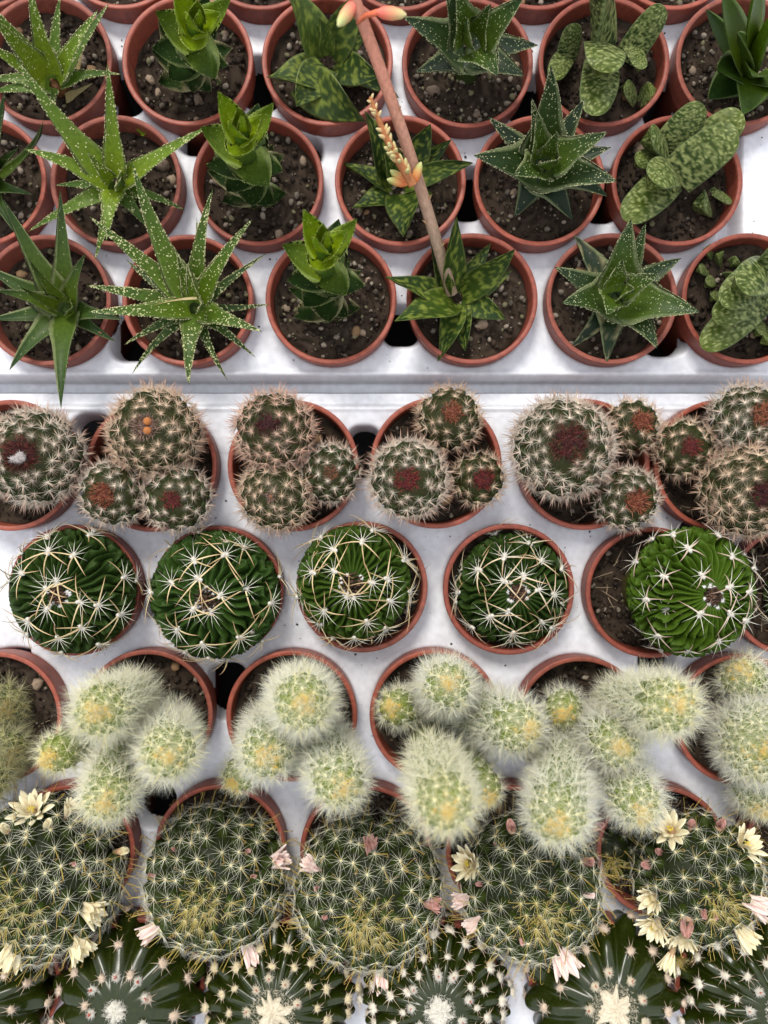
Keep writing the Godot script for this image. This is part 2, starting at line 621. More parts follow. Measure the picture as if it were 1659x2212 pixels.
# ---------------------------------------------------------------- leaves
# One fleshy leaf from p0 to p1. o: w width, th thickness, bend (lift of the middle), chan (hollow of the upper face), prof, colours c0 c1 edge, pearls, twist, pattern
func leaf_mesh(p0: Vector3, p1: Vector3, up: Vector3, o: Dictionary) -> ArrayMesh:
	var b := mb()
	var w: float = o.w
	var th: float = o.get("th", w * 0.28)
	var bend: float = o.get("bend", 0.0)
	var chan: float = o.get("chan", 0.4)
	var prof: String = o.get("prof", "spear")
	var c0: Color = o.c0
	var c1: Color = o.c1
	var edge: Color = o.get("edge", c1)
	var n: int = o.get("n", 11)
	var twist: float = o.get("twist", 0.0)
	var pattern: String = o.get("pattern", "")
	var seed_ := rng.randf() * 90.0
	var sway := up.cross(p1 - p0).normalized() * rng.randf_range(-0.08, 0.08) * (p1 - p0).length()
	var ctrl := (p0 + p1) * 0.5 + up * bend + sway
	var nt: int = o.get("across", 7)
	var nb := nt - 2
	var ring := nt + nb
	var first := b.v.size()
	var fr := []
	for i in n + 1:
		var t := float(i) / n
		var q := p0 * (1 - t) * (1 - t) + ctrl * 2.0 * t * (1 - t) + p1 * t * t
		var tg := ((ctrl - p0) * (1 - t) + (p1 - ctrl) * t).normalized()
		var sd := tg.cross(up)
		if sd.length() < 0.12:
			sd = tg.cross(up + Vector3(0.3, 0, 0.4))
		sd = sd.normalized().rotated(tg, twist * t)
		var nm := sd.cross(tg)
		var pw := 1.0
		match prof:
			"spear":
				pw = pow(1.0 - t, 0.85) * (0.82 + 0.18 * sin(PI * minf(t * 2.5, 1.0)))
			"broad":
				pw = pow(sin(PI * (0.22 + 0.78 * t)), 0.75) * (1.0 if t < 0.97 else 0.5)
				pw = maxf(pw, 0.0) * (1.0 - 0.25 * t)
			"tongue":
				pw = (0.95 + 0.05 * sin(t * 5.0)) * sqrt(maxf(0.0, 1.0 - pow(t, 7.0)))
			"tri":
				pw = (1.0 - t) * (0.75 + 0.9 * t) * 1.15
			"wide":
				pw = pow(sin(PI * (0.15 + 0.85 * t)), 0.6)
		pw = maxf(pw, 0.012)
		var hw := w * 0.5 * pw
		var tk := th * (0.35 + 0.65 * pow(pw, 0.7)) * minf(1.0, (1.0 - t) * 5.0 + 0.08)
		fr.append([q, sd, nm, tg, hw, tk])
		var bc := c0.lerp(c1, t)
		for j in ring:
			var x: float
			var y: float
			if j < nt:
				x = j * 2.0 / (nt - 1) - 1.0
				y = -chan * tk * (1.0 - x * x)
			else:
				x = 1.0 - (j - nt + 1) * 2.0 / (nb + 1)
				y = -tk * (1.0 - absf(x) * 0.75) * sqrt(1.0 - x * x * 0.9)
			var col := bc
			if absf(x) > 0.98:
				col = edge
			elif pattern == "mottle":
				var m := fn.get_noise_3d(x * 2.2 + seed_, t * 9.0, seed_)
				col = bc.lerp(Color(0.20, 0.27, 0.07), clampf(m * 5.0 - 0.4, 0.0, 0.85))
			elif pattern == "bands":
				var m := sin((t * 15.0 + absf(x) * 0.7 + fn.get_noise_2d(x * 1.2 + seed_, t * 4.0) * 2.0) * 3.3)
				var sp := fn.get_noise_2d(x * 3.5 + seed_, t * 16.0 + seed_)
				col = bc.lerp(Color(0.36, 0.44, 0.25), clampf(maxf(m * 0.9 * (1.0 - t * 0.8), sp * 6.0 - 1.2), 0.0, 0.85))
			elif pattern == "scar":
				var m := fn.get_noise_3d(x * 2.0 + seed_, t * 9.0, 4.0)
				col = bc.lerp(Color(0.30, 0.29, 0.22), clampf((m + absf(x) - 0.6) * 2.5, 0.0, 0.8))
			b.p(q + sd * hw * x + nm * y, jit(col, 0.07))
	b.sheet(first, n + 1, ring, true, true)
	# pale raised pearls in rows on both faces and along the margins
	var np: int = o.get("pearls", 0)
	var pr: float = o.get("pearl_r", 0.00034)
	var pc: Color = o.get("pearl", Color(0.66, 0.72, 0.55))
	for k in np:
		var t := 0.04 + 0.93 * pow(rng.randf(), 0.9)
		var fi := t * n
		var i := mini(int(fi), n - 1)
		var u := fi - i
		var A: Array = fr[i]
		var B: Array = fr[i + 1]
		var q: Vector3 = A[0].lerp(B[0], u)
		var sd: Vector3 = A[1].lerp(B[1], u).normalized()
		var nm: Vector3 = A[2].lerp(B[2], u).normalized()
		var hw: float = lerpf(A[4], B[4], u)
		var tk: float = lerpf(A[5], B[5], u)
		var x: float
		var pick := rng.randf()
		var under := false
		if pick < 0.5:
			x = 1.0 if rng.randf() < 0.5 else -1.0
		else:
			x = (rng.randi_range(-3, 3) + rng.randf_range(-0.2, 0.2)) / 3.6
			under = pick > 0.9
		var y := -tk * (1.0 - absf(x) * 0.75) * sqrt(maxf(0.0, 1.0 - x * x * 0.9)) if under else -chan * tk * (1.0 - x * x)
		if absf(x) == 1.0:
			y = 0.0
		var out := (nm * (-1.0 if under else 1.0) + sd * x * (1.5 if absf(x) > 0.9 else 0.3)).normalized()
		var c := q + sd * hw * x + nm * y
		var r := pr * rng.randf_range(0.6, 1.25) * (0.75 if t > 0.8 else 1.0)
		var s1 := out.cross(A[3]).normalized() * r
		var s2 := out.cross(s1).normalized() * r
		var f2 := b.v.size()
		var cc := jit(pc, 0.2)
		b.p(c + s1, cc)
		b.p(c + s2, cc)
		b.p(c - s1, cc)
		b.p(c - s2, cc)
		b.p(c + out * r * 0.8, cc)
		for j in 4:
			b.tri(f2 + j, f2 + (j + 1) % 4, f2 + 4)
	return b.mesh(M[o.get("mat", "leaf")])

func put_leaf(t: Node3D, p0: Vector3, p1: Vector3, up: Vector3, o: Dictionary, called := "leaf") -> MeshInstance3D:
	return part(called, leaf_mesh(p0, p1, up, o), t)

# leaves given by the plan position and height of their tips: [x, y, height, width, lift, shade 0 dark .. 1 bright]
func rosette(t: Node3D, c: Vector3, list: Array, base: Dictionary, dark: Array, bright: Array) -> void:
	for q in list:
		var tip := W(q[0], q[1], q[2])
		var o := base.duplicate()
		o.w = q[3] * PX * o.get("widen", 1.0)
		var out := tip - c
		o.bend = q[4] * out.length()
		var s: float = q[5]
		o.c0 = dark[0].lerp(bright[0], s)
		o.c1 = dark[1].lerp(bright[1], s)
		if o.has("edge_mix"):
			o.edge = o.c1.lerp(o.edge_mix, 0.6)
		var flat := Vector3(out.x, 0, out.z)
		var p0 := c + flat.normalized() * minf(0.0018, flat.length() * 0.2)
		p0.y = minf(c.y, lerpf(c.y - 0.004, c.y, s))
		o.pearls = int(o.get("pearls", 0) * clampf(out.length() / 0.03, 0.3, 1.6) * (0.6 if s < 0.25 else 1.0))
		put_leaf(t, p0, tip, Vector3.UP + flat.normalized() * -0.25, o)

# a short stem that ties a plant to its soil
func stalk(t: Node3D, c: Vector3, r: float, col: Color) -> void:
	var b := mb()
	var foot := Vector3(org.x * 0.5 + c.x * 0.5, RIM - 0.012, org.z * 0.5 + c.z * 0.5)
	tube(b, [foot, foot.lerp(c, 0.5), c - Vector3(0, 0.006, 0)], [r * 0.9, r * 0.8, r * 0.5], 9, [col, col, col])
	part("stem", b.mesh(M.leaf), t)

func build_star_plants() -> void:
	rng.seed = 101
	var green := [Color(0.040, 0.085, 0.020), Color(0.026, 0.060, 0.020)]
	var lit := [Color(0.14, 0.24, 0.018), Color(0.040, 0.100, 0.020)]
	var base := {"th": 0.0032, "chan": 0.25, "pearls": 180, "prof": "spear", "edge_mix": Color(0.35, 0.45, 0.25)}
	var g := "star shaped plants with long pearly leaves"
	# front plant with the longest pearly leaves
	var t := thing("potted_star_succulent", "green star plant with long white pearled leaves beside the foremost green tower", "succulent", g, 405, 648)
	add_pot(t, 0.2, 2)
	var c := W(418, 662, 0.006)
	stalk(t, c, 0.005, Color(0.1, 0.16, 0.04))
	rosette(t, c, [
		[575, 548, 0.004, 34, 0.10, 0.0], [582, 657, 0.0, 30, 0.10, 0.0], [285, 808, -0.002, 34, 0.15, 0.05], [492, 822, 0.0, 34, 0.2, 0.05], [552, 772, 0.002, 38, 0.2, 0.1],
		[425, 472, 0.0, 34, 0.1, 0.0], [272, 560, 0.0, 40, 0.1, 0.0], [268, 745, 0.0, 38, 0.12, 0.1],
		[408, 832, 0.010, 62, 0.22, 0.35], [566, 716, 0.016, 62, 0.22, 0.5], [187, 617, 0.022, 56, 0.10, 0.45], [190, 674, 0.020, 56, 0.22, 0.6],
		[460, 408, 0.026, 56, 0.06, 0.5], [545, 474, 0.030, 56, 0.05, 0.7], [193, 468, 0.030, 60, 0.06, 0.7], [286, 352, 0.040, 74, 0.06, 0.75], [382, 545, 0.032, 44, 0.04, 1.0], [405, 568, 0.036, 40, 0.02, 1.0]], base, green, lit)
	rosette(t, W(420, 660, 0.012), [[436, 655, 0.020, 34, 0.1, 0.6]], base.merged({"pearls": 200}), green, lit)
	put_leaf(t, W(425, 644, 0.021), W(330, 660, 0.024), Vector3.UP, {"w": 0.0013, "th": 0.0005, "c0": Color(0.5, 0.46, 0.34), "c1": Color(0.42, 0.34, 0.24)}, "dry_leaf")
	# broad leaved one at the left edge
	t = thing("potted_star_succulent", "dark green star plant with smooth broad leaves at the left edge above the tray seam", "succulent", g, 98, 648)
	add_pot(t, 0.35, 5)
	c = W(135, 662, 0.004)
	stalk(t, c, 0.005, Color(0.08, 0.14, 0.04))
	var smooth := {"th": 0.003, "chan": 0.5, "pearls": 26, "pearl_r": 0.00018, "prof": "spear", "edge_mix": Color(0.42, 0.50, 0.34)}
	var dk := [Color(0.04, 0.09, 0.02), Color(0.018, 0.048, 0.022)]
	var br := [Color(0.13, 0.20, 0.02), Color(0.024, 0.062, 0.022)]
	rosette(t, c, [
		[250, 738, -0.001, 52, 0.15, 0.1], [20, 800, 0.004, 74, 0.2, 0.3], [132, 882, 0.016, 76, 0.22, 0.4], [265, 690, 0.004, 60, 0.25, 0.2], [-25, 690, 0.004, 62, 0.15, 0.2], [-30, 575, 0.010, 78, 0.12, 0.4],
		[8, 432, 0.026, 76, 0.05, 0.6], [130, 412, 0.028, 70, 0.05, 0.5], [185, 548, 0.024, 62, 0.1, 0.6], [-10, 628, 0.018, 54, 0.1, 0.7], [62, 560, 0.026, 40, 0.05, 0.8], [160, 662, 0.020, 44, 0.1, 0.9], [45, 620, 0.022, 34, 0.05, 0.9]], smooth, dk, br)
	# bright green one in the second row
	t = thing("potted_star_succulent", "bright green star plant with narrow upright leaves in the second row from the top", "succulent", g, 250, 390)
	add_pot(t, 0.15, 3)
	c = W(245, 395, 0.012)
	stalk(t, c, 0.005, Color(0.12, 0.2, 0.04))
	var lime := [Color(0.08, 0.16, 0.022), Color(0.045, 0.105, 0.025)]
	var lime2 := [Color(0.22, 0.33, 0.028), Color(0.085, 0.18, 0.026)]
	rosette(t, c, [
		[62, 500, 0.004, 50, 0.2, 0.3], [205, 562, 0.004, 46, 0.15, 0.4], [230, 520, 0.014, 62, 0.25, 0.8], [400, 455, 0.0, 40, 0.15, 0.0], [330, 500, 0.0, 46, 0.15, 0.0], [120, 400, 0.002, 40, 0.1, 0.0], [415, 285, 0.010, 44, 0.1, 0.3],
		[52, 322, 0.026, 58, 0.12, 0.7], [452, 272, 0.030, 58, 0.12, 0.8], [34, 128, 0.044, 72, 0.04, 0.6], [232, 138, 0.046, 62, 0.03, 0.9], [190, 330, 0.032, 34, 0.05, 1.0], [262, 370, 0.030, 40, 0.1, 0.9]], base.merged({"pearls": 110}, true), lime, lime2)
	rosette(t, W(245, 385, 0.018), [[262, 384, 0.027, 40, 0.05, 0.5]], base, green, lit)
	seedling(t, W(312, 285, -0.006))
	# bright one in the first row
	t = thing("potted_star_succulent", "lime green star plant with reddish base in the top left corner", "succulent", g, 100, 128)
	add_pot(t, 0.2, 3)
	c = W(108, 170, 0.008)
	stalk(t, c, 0.005, Color(0.28, 0.14, 0.09))
	rosette(t, c, [
		[-20, 200, 0.004, 52, 0.15, 0.2], [-30, 175, 0.006, 50, 0.1, 0.2], [118, 238, 0.0, 30, 0.1, 0.1], [262, 160, 0.0, 44, 0.15, 0.1], [235, 8, 0.010, 50, 0.1, 0.1], [130, -8, 0.014, 50, 0.05, 0.2],
		[212, 22, 0.022, 58, 0.15, 0.6], [-35, 95, 0.026, 60, 0.1, 0.9], [-30, 0, 0.034, 74, 0.06, 0.7], [62, -40, 0.038, 66, 0.04, 0.9], [-15, 40, 0.040, 70, 0.1, 1.0]], base.merged({"pearls": 130}, true), lime, lime2)
	put_leaf(t, W(140, 212, -0.004), W(200, 180, 0.002), Vector3.UP, {"w": 0.006, "c0": Color(0.42, 0.38, 0.27), "c1": Color(0.33, 0.30, 0.2)}, "dry_leaf")
	put_leaf(t, W(165, 150, -0.006), W(182, 95, 0.0), Vector3.UP, {"w": 0.004, "c0": Color(0.4, 0.34, 0.22), "c1": Color(0.36, 0.3, 0.2)}, "dry_leaf")
	# left edge second row
	t = thing("potted_star_succulent", "dark smooth star plant cut by the left edge in the second row", "succulent", g, -42, 390)
	add_pot(t, 0.3, 3)
	c = W(-40, 390, 0.004)
	stalk(t, c, 0.005, Color(0.08, 0.14, 0.04))
	rosette(t, c, [[70, 420, 0.006, 50, 0.2, 0.2], [30, 500, 0.0, 50, 0.15, 0.2], [10, 200, 0.040, 78, 0.05, 0.4], [93, 262, 0.026, 34, -0.25, 0.5], [40, 320, 0.02, 50, 0.1, 0.4], [-120, 300, 0.02, 60, 0.1, 0.4], [-100, 480, 0.02, 60, 0.1, 0.4]], smooth, dk, br)

func seedling(t: Node3D, at: Vector3) -> void:
	for k in 4:
		var a := k * 1.6
		put_leaf(t, at, at + Vector3(cos(a) * 0.0028, 0.002, sin(a) * 0.0028), Vector3.UP, {"w": 0.0022, "th": 0.0004, "c0": Color(0.2, 0.36, 0.03), "c1": Color(0.25, 0.42, 0.04), "prof": "wide", "n": 5}, "seedling_leaf")

# ---------------------------------------------------------------- towers of stacked leaves
func build_towers() -> void:
	rng.seed = 202
	var g := "towers of stacked triangular leaves"
	var list := [
		[405, 130, 405, 165, 425, 30, 0.046, "green tower plant of stacked leaves cut by the top edge", 0.9],
		[557, 390, 545, 420, 518, 262, 0.050, "green tower plant of stacked leaves, middle one of the diagonal of three", 1.0],
		[715, 645, 700, 668, 700, 512, 0.052, "green tower plant of stacked leaves nearest the tray seam, over bare soil", 1.0]]
	for q in list:
		var t := thing("potted_tower_succulent", q[7], "succulent", g, q[0], q[1])
		add_pot(t, 0.3, 5)
		var p0 := W(q[2], q[3], -0.010)
		var p1 := W(q[4], q[5], q[6])
		var ax := (p1 - p0).normalized()
		var b := mb()
		tube(b, [p0, p0.lerp(p1, 0.5), p1 - ax * 0.008], [0.004, 0.0045, 0.003], 9, [Color(0.05, 0.07, 0.03), Color(0.05, 0.09, 0.03), Color(0.1, 0.2, 0.03)])
		part("stem", b.mesh(M.leaf), t)
		var n := 23
		for k in n:
			var s := float(k) / (n - 1)
			var at := p0.lerp(p1 - ax * 0.006, 0.04 + 0.96 * pow(s, 0.92))
			var az := k * (TAU / 3.0 + 0.21) + 0.5
			var bs := frame(ax)
			var out := (bs.x * cos(az) + bs.z * sin(az)).normalized()
			var lead := k - (n - 7)
			var open := lerpf(1.0, 0.16, pow(clampf((s - 0.66) / 0.34, 0.0, 1.0), 0.8))
			var ln := lerpf(0.0165, 0.0195, clampf(s * 1.5, 0, 1)) * rng.randf_range(0.9, 1.08) * (1.0 if s < 0.9 else 0.80)
			if lead >= 0:
				at = p1 - ax * lerpf(0.013, 0.005, lead / 6.0)
				open = [0.82, 0.70, 0.58, 0.46, 0.30, 0.18, 0.08][lead]
				ln = [0.020, 0.021, 0.021, 0.019, 0.016, 0.013, 0.010][lead]
			var tip := at + out * ln * 0.88 * open + ax * ln * (0.42 + 0.6 * (1.0 - open))
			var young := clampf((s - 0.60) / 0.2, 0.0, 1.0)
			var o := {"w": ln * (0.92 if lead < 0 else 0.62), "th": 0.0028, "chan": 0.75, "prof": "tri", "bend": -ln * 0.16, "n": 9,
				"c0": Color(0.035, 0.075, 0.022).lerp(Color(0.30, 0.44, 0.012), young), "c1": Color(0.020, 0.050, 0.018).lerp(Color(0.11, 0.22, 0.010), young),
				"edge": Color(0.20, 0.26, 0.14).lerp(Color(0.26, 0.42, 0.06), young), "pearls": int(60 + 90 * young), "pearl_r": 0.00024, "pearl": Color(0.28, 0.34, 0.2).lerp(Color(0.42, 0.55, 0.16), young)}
			if s < 0.4 and rng.randf() < 0.5:
				o.edge = Color(0.42, 0.41, 0.33)
				o.pattern = "scar"
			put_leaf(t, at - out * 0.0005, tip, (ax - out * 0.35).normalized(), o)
	# dried leaf caught in the first tower
	put_leaf(get_node("potted_tower_succulent"), W(455, 40, 0.040), W(508, 16, 0.042), Vector3.UP, {"w": 0.0022, "c0": Color(0.5, 0.42, 0.25), "c1": Color(0.45, 0.33, 0.16)}, "dry_leaf")

# ---------------------------------------------------------------- mottled plants with twisted leaves and a flower stalk
func build_gasterias() -> void:
	rng.seed = 303
	var g := "mottled plants with twisted leaves"
	var base := {"th": 0.003, "chan": 0.35, "prof": "broad", "pattern": "mottle", "edge": Color(0.20, 0.27, 0.12), "n": 26, "across": 15, "twist": 0.9}
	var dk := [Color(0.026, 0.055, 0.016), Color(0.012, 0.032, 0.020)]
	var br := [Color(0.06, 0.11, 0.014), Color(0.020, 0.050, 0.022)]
	var t := thing("potted_mottled_succulent", "mottled dark plant with twisted leaves carrying the pink flower stalk", "succulent", g, 1020, 645)
	add_pot(t, 0.5, 4)
	var c := W(988, 640, -0.004)
	rosette(t, c, [[945, 782, 0.0, 62, 0.2, 0.5], [1005, 758, -0.003, 62, 0.2, 0.1], [1092, 690, 0.002, 62, 0.15, 0.5], [1105, 585, -0.002, 56, 0.1, 0.2], [1060, 525, -0.002, 50, 0.1, 0.3], [930, 520, 0.004, 66, 0.1, 0.1],
		[832, 598, 0.012, 72, 0.15, 0.2], [852, 694, 0.016, 90, 0.2, 0.9], [986, 468, 0.022, 62, 0.06, 0.5], [1112, 538, 0.022, 66, 0.06, 0.6], [968, 590, 0.02, 26, 0.0, 0.7]], base, dk, br)
	# flower stalk rising towards the viewer, with a budded side branch
	var stem := Node3D.new()
	stem.name = "flower_stalk"
	t.add_child(stem)
	var pts := []
	var rad := []
	var cols := []
	for k in 15:
		var s := k / 14.0
		var h := lerpf(-0.004, 0.068, pow(s, 0.9))
		var x := lerpf(976, 748, s) + sin(s * 3.1) * 10.0
		var y := lerpf(634, -45, s)
		pts.append(W(x, y, h))
		rad.append(lerpf(0.0025, 0.0021, s))
		cols.append(Color(0.40, 0.31, 0.33).lerp(Color(0.64, 0.30, 0.31), smoothstep(0.1, 0.8, s)))
	var b := mb()
	tube(b, pts, rad, 12, cols)
	part("stalk_shaft", b.mesh(M.leaf), stem)
	for k in [[2, 0.4], [3, 2.6], [4, 0.2], [6, 3.0], [8, 0.5]]:
		var q: Vector3 = pts[k[0]]
		var out := Vector3(cos(k[1]), 0.6, sin(k[1])).normalized()
		put_leaf(stem, q, q + out * 0.0042 + (pts[k[0] + 1] - q).normalized() * 0.0035, Vector3.UP, {"w": 0.003, "th": 0.0004, "c0": Color(0.45, 0.25, 0.2), "c1": Color(0.5, 0.36, 0.3), "n": 6}, "bract")
	var bp := []
	var brd := []
	var bcol := []
	for k in 9:
		var s := k / 8.0
		bp.append(W(lerpf(893, 800, s) - sin(s * PI) * 8.0, lerpf(400, 212, s), lerpf(0.032, 0.046, s)))
		brd.append(lerpf(0.0018, 0.0008, s))
		bcol.append(Color(0.48, 0.2, 0.12))
	b = mb()
	tube(b, bp, brd, 8, bcol)
	part("branch", b.mesh(M.leaf), stem)
	for k in 42:
		var s := pow(rng.randf(), 0.75) * 0.98
		var fi := s * 8.0
		var i := mini(int(fi), 7)
		var q: Vector3 = bp[i].lerp(bp[i + 1], fi - i)
		var a := rng.randf() * TAU
		var out: Vector3 = (Vector3(cos(a), 0.5, sin(a)) + (bp[8] - bp[0]).normalized() * 0.9).normalized()
		bud(stem, q, out, lerpf(0.0052, 0.0022, s), Color(0.62, 0.26, 0.10).lerp(Color(0.62, 0.42, 0.20), s), Color(0.42, 0.42, 0.16).lerp(Color(0.75, 0.58, 0.30), s))
	for q in [[835, 398, 0.030, Vector3(-1, 0.3, -0.1)], [905, 372, 0.04, Vector3(0.4, 0.5, -1)], [868, 372, 0.04, Vector3(-0.9, 0.3, -0.6)]]:
		bud(stem, W(893 if q[0] > 880 else 880, 398, 0.028), q[3], 0.008, Color(0.75, 0.22, 0.07), Color(0.42, 0.45, 0.14))
	bud(stem, pts[13], Vector3(-0.5, 0.1, 0.8), 0.0105, Color(0.80, 0.20, 0.14), Color(0.55, 0.58, 0.22))
	var fb := mb()
	tube(fb, [W(772, 50, 0.060), W(790, 34, 0.063), W(815, 27, 0.064)], [0.0006, 0.0008, 0.0011], 7, [Color(0.6, 0.2, 0.15), Color(0.75, 0.2, 0.15), Color(0.8, 0.2, 0.15)])
	part("pedicel", fb.mesh(M.leaf), stem)
	bud(stem, W(812, 27, 0.064), Vector3(1, 0, 0.08), 0.0100, Color(0.80, 0.18, 0.12), Color(0.60, 0.50, 0.22))
	# second row
	t = thing("potted_mottled_succulent", "mottled dark plant with twisted leaves under the orange buds of the stalk", "succulent", g, 865, 390)
	add_pot(t, 0.4, 4)
	c = W(862, 400, -0.004)
	rosette(t, c, [[760, 450, -0.002, 70, 0.15, 0.1], [735, 350, -0.003, 50, 0.1, 0.2], [1022, 352, 0.010, 50, 0.1, 0.7], [975, 302, 0.006, 50, 0.1, 0.2], [935, 420, 0.0, 46, 0.15, 0.5], [872, 512, 0.008, 86, 0.2, 0.4], [930, 268, 0.016, 76, 0.1, 0.2], [788, 240, 0.020, 84, 0.1, 0.1], [830, 330, 0.014, 50, 0.05, 0.6]], base, dk, br)
	# first row
	t = thing("potted_mottled_succulent", "mottled pale green plant with broad twisted leaves at the top behind the flower stalk", "succulent", g, 707, 130)
	add_pot(t, 0.35, 4)
	c = W(710, 125, 0.0)
	var pale := [Color(0.08, 0.14, 0.035), Color(0.05, 0.09, 0.04)]
	rosette(t, c, [[862, 212, 0.0, 50, 0.1, 0.0], [800, 60, 0.004, 56, 0.1, 0.2], [818, 165, 0.008, 78, 0.1, 0.2], [775, -15, 0.02, 76, 0.06, 0.5], [612, -40, 0.026, 100, 0.05, 1.0], [690, 40, 0.02, 50, 0.05, 0.8]], base, dk, pale)
	# broad leaves lying along the near side of the pot
	var lying := base.merged({"w": 96 * PX, "c0": Color(0.045, 0.08, 0.034), "c1": Color(0.030, 0.062, 0.026), "bend": 0.004, "twist": 1.3}, true)
	put_leaf(t, W(700, 150, -0.002), W(574, 166, 0.010), Vector3(0.1, 1, 0.3), lying)
	put_leaf(t, W(650, 172, 0.0), W(790, 262, 0.008), Vector3(0, 1, 0.2), lying.merged({"w": 104 * PX}, true))
	put_leaf(t, W(705, 140, 0.002), W(640, 230, 0.006), Vector3(0, 1, 0.2), lying.merged({"w": 84 * PX, "twist": -0.8}, true))

func bud(parent: Node3D, at: Vector3, dir: Vector3, ln: float, c0: Color, c1: Color) -> void:
	var d := dir.normalized()
	var b := mb()
	tube(b, [at, at + d * ln * 0.25, at + d * ln * 0.55, at + d * ln * 0.85, at + d * ln], [ln * 0.08, ln * 0.2, ln * 0.22, ln * 0.15, ln * 0.05], 7, [c0, c0, c0.lerp(c1, 0.4), c1, c1.lerp(Color(0.8, 0.7, 0.4), 0.3)])
	part("bud", b.mesh(M.petal), parent)

# ---------------------------------------------------------------- dark pointed stars
func build_dark_stars() -> void:
	rng.seed = 404
	var g := "dark pointed star plants"
	var base := {"th": 0.0032, "chan": 0.5, "prof": "spear", "pearls": 260, "pearl_r": 0.00026, "pearl": Color(0.46, 0.54, 0.42), "edge": Color(0.22, 0.28, 0.20), "n": 12, "widen": 1.3}
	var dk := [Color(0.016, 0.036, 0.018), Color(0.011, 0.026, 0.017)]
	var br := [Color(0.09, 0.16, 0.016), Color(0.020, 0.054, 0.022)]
	var t := thing("potted_dark_star_succulent", "dark green pointed star plant nearest the tray seam, pale edged lower leaves", "succulent", g, 1322, 645)
	add_pot(t, 0.3, 6)
	var c := W(1338, 642, 0.006)
	stalk(t, c, 0.006, Color(0.05, 0.08, 0.03))
	var scar := base.merged({"pattern": "scar", "pearls": 20}, true)
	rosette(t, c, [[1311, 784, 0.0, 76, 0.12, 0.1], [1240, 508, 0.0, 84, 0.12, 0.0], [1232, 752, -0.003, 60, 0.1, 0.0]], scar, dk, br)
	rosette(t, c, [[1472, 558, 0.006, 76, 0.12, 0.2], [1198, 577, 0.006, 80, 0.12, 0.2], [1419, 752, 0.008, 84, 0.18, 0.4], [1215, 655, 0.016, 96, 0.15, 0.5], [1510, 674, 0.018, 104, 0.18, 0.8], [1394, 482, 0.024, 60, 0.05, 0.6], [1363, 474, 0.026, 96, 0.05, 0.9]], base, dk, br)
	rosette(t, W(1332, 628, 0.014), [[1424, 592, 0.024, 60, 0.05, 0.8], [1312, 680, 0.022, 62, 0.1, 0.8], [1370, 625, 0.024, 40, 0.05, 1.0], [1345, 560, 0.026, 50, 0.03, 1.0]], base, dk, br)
	t = thing("potted_dark_star_succulent", "dark pointed star plant with white specks and tall leaf, middle one of three", "succulent", g, 1165, 390)
	add_pot(t, 0.35, 6)
	c = W(1172, 352, 0.012)
	stalk(t, c, 0.006, Color(0.05, 0.08, 0.03))
	rosette(t, c, [[1112, 468, 0.0, 84, 0.12, 0.0], [1236, 474, 0.0, 90, 0.12, 0.0], [1312, 424, 0.0, 84, 0.12, 0.0]], base.merged({"pearls": 20}, true), dk, br)
	rosette(t, c, [[1055, 254, 0.012, 66, 0.08, 0.0], [1262, 214, 0.020, 70, 0.08, 0.1], [1320, 318, 0.014, 70, 0.1, 0.1], [1024, 336, 0.022, 98, 0.12, 0.2], [1332, 392, 0.024, 104, 0.12, 0.3], [1148, 212, 0.034, 46, 0.03, 0.5], [1190, 142, 0.042, 90, 0.03, 0.4]], base.merged({"pearl": Color(0.6, 0.65, 0.55)}, true), dk, br)
	rosette(t, W(1180, 345, 0.020), [[1312, 286, 0.032, 74, 0.06, 0.6], [1110, 378, 0.030, 74, 0.12, 0.5], [1160, 240, 0.040, 56, 0.03, 0.8], [1205, 285, 0.036, 40, 0.02, 1.0], [1206, 345, 0.032, 46, 0.15, 1.0]], base, dk, br)
	t = thing("potted_dark_star_succulent", "dark pointed star plant with green heart cut by the top edge", "succulent", g, 1010, 135)
	add_pot(t, 0.4, 7)
	c = W(1018, 96, 0.012)
	stalk(t, c, 0.006, Color(0.05, 0.08, 0.03))
	rosette(t, c, [[898, 155, 0.0, 80, 0.12, 0.0], [1162, 98, 0.006, 80, 0.12, 0.0], [1132, 164, 0.010, 90, 0.15, 0.1], [872, 38, 0.022, 100, 0.12, 0.2], [960, -30, 0.03, 90, 0.05, 0.3]], base, dk, br)
	rosette(t, W(1022, 88, 0.020), [[1074, 164, 0.026, 84, 0.12, 0.6], [1132, -8, 0.036, 84, 0.05, 0.6], [985, -20, 0.04, 84, 0.04, 0.9], [1060, 10, 0.038, 60, 0.04, 0.9], [1010, 40, 0.034, 40, 0.04, 1.0]], base, dk, br)

# ---------------------------------------------------------------- banded tongues
func tongue(t: Node3D, x0: float, y0: float, h0: float, x1: float, y1: float, h1: float, w: float, s := 0.5, th := 0.0075, bend := 0.06) -> void:
	var a := W(x0, y0, h0)
	var e := W(x1, y1, h1)
	put_leaf(t, a, e, Vector3.UP, {"w": w * PX, "th": minf(th * 0.85, w * PX * 0.5), "chan": -0.2, "prof": "tongue", "pattern": "bands", "bend": (e - a).length() * bend, "n": 40, "across": 21,
		"c0": Color(0.022, 0.048, 0.024), "c1": Color(0.024, 0.055, 0.020).lerp(Color(0.085, 0.13, 0.016), s), "edge": Color(0.20, 0.28, 0.18)})

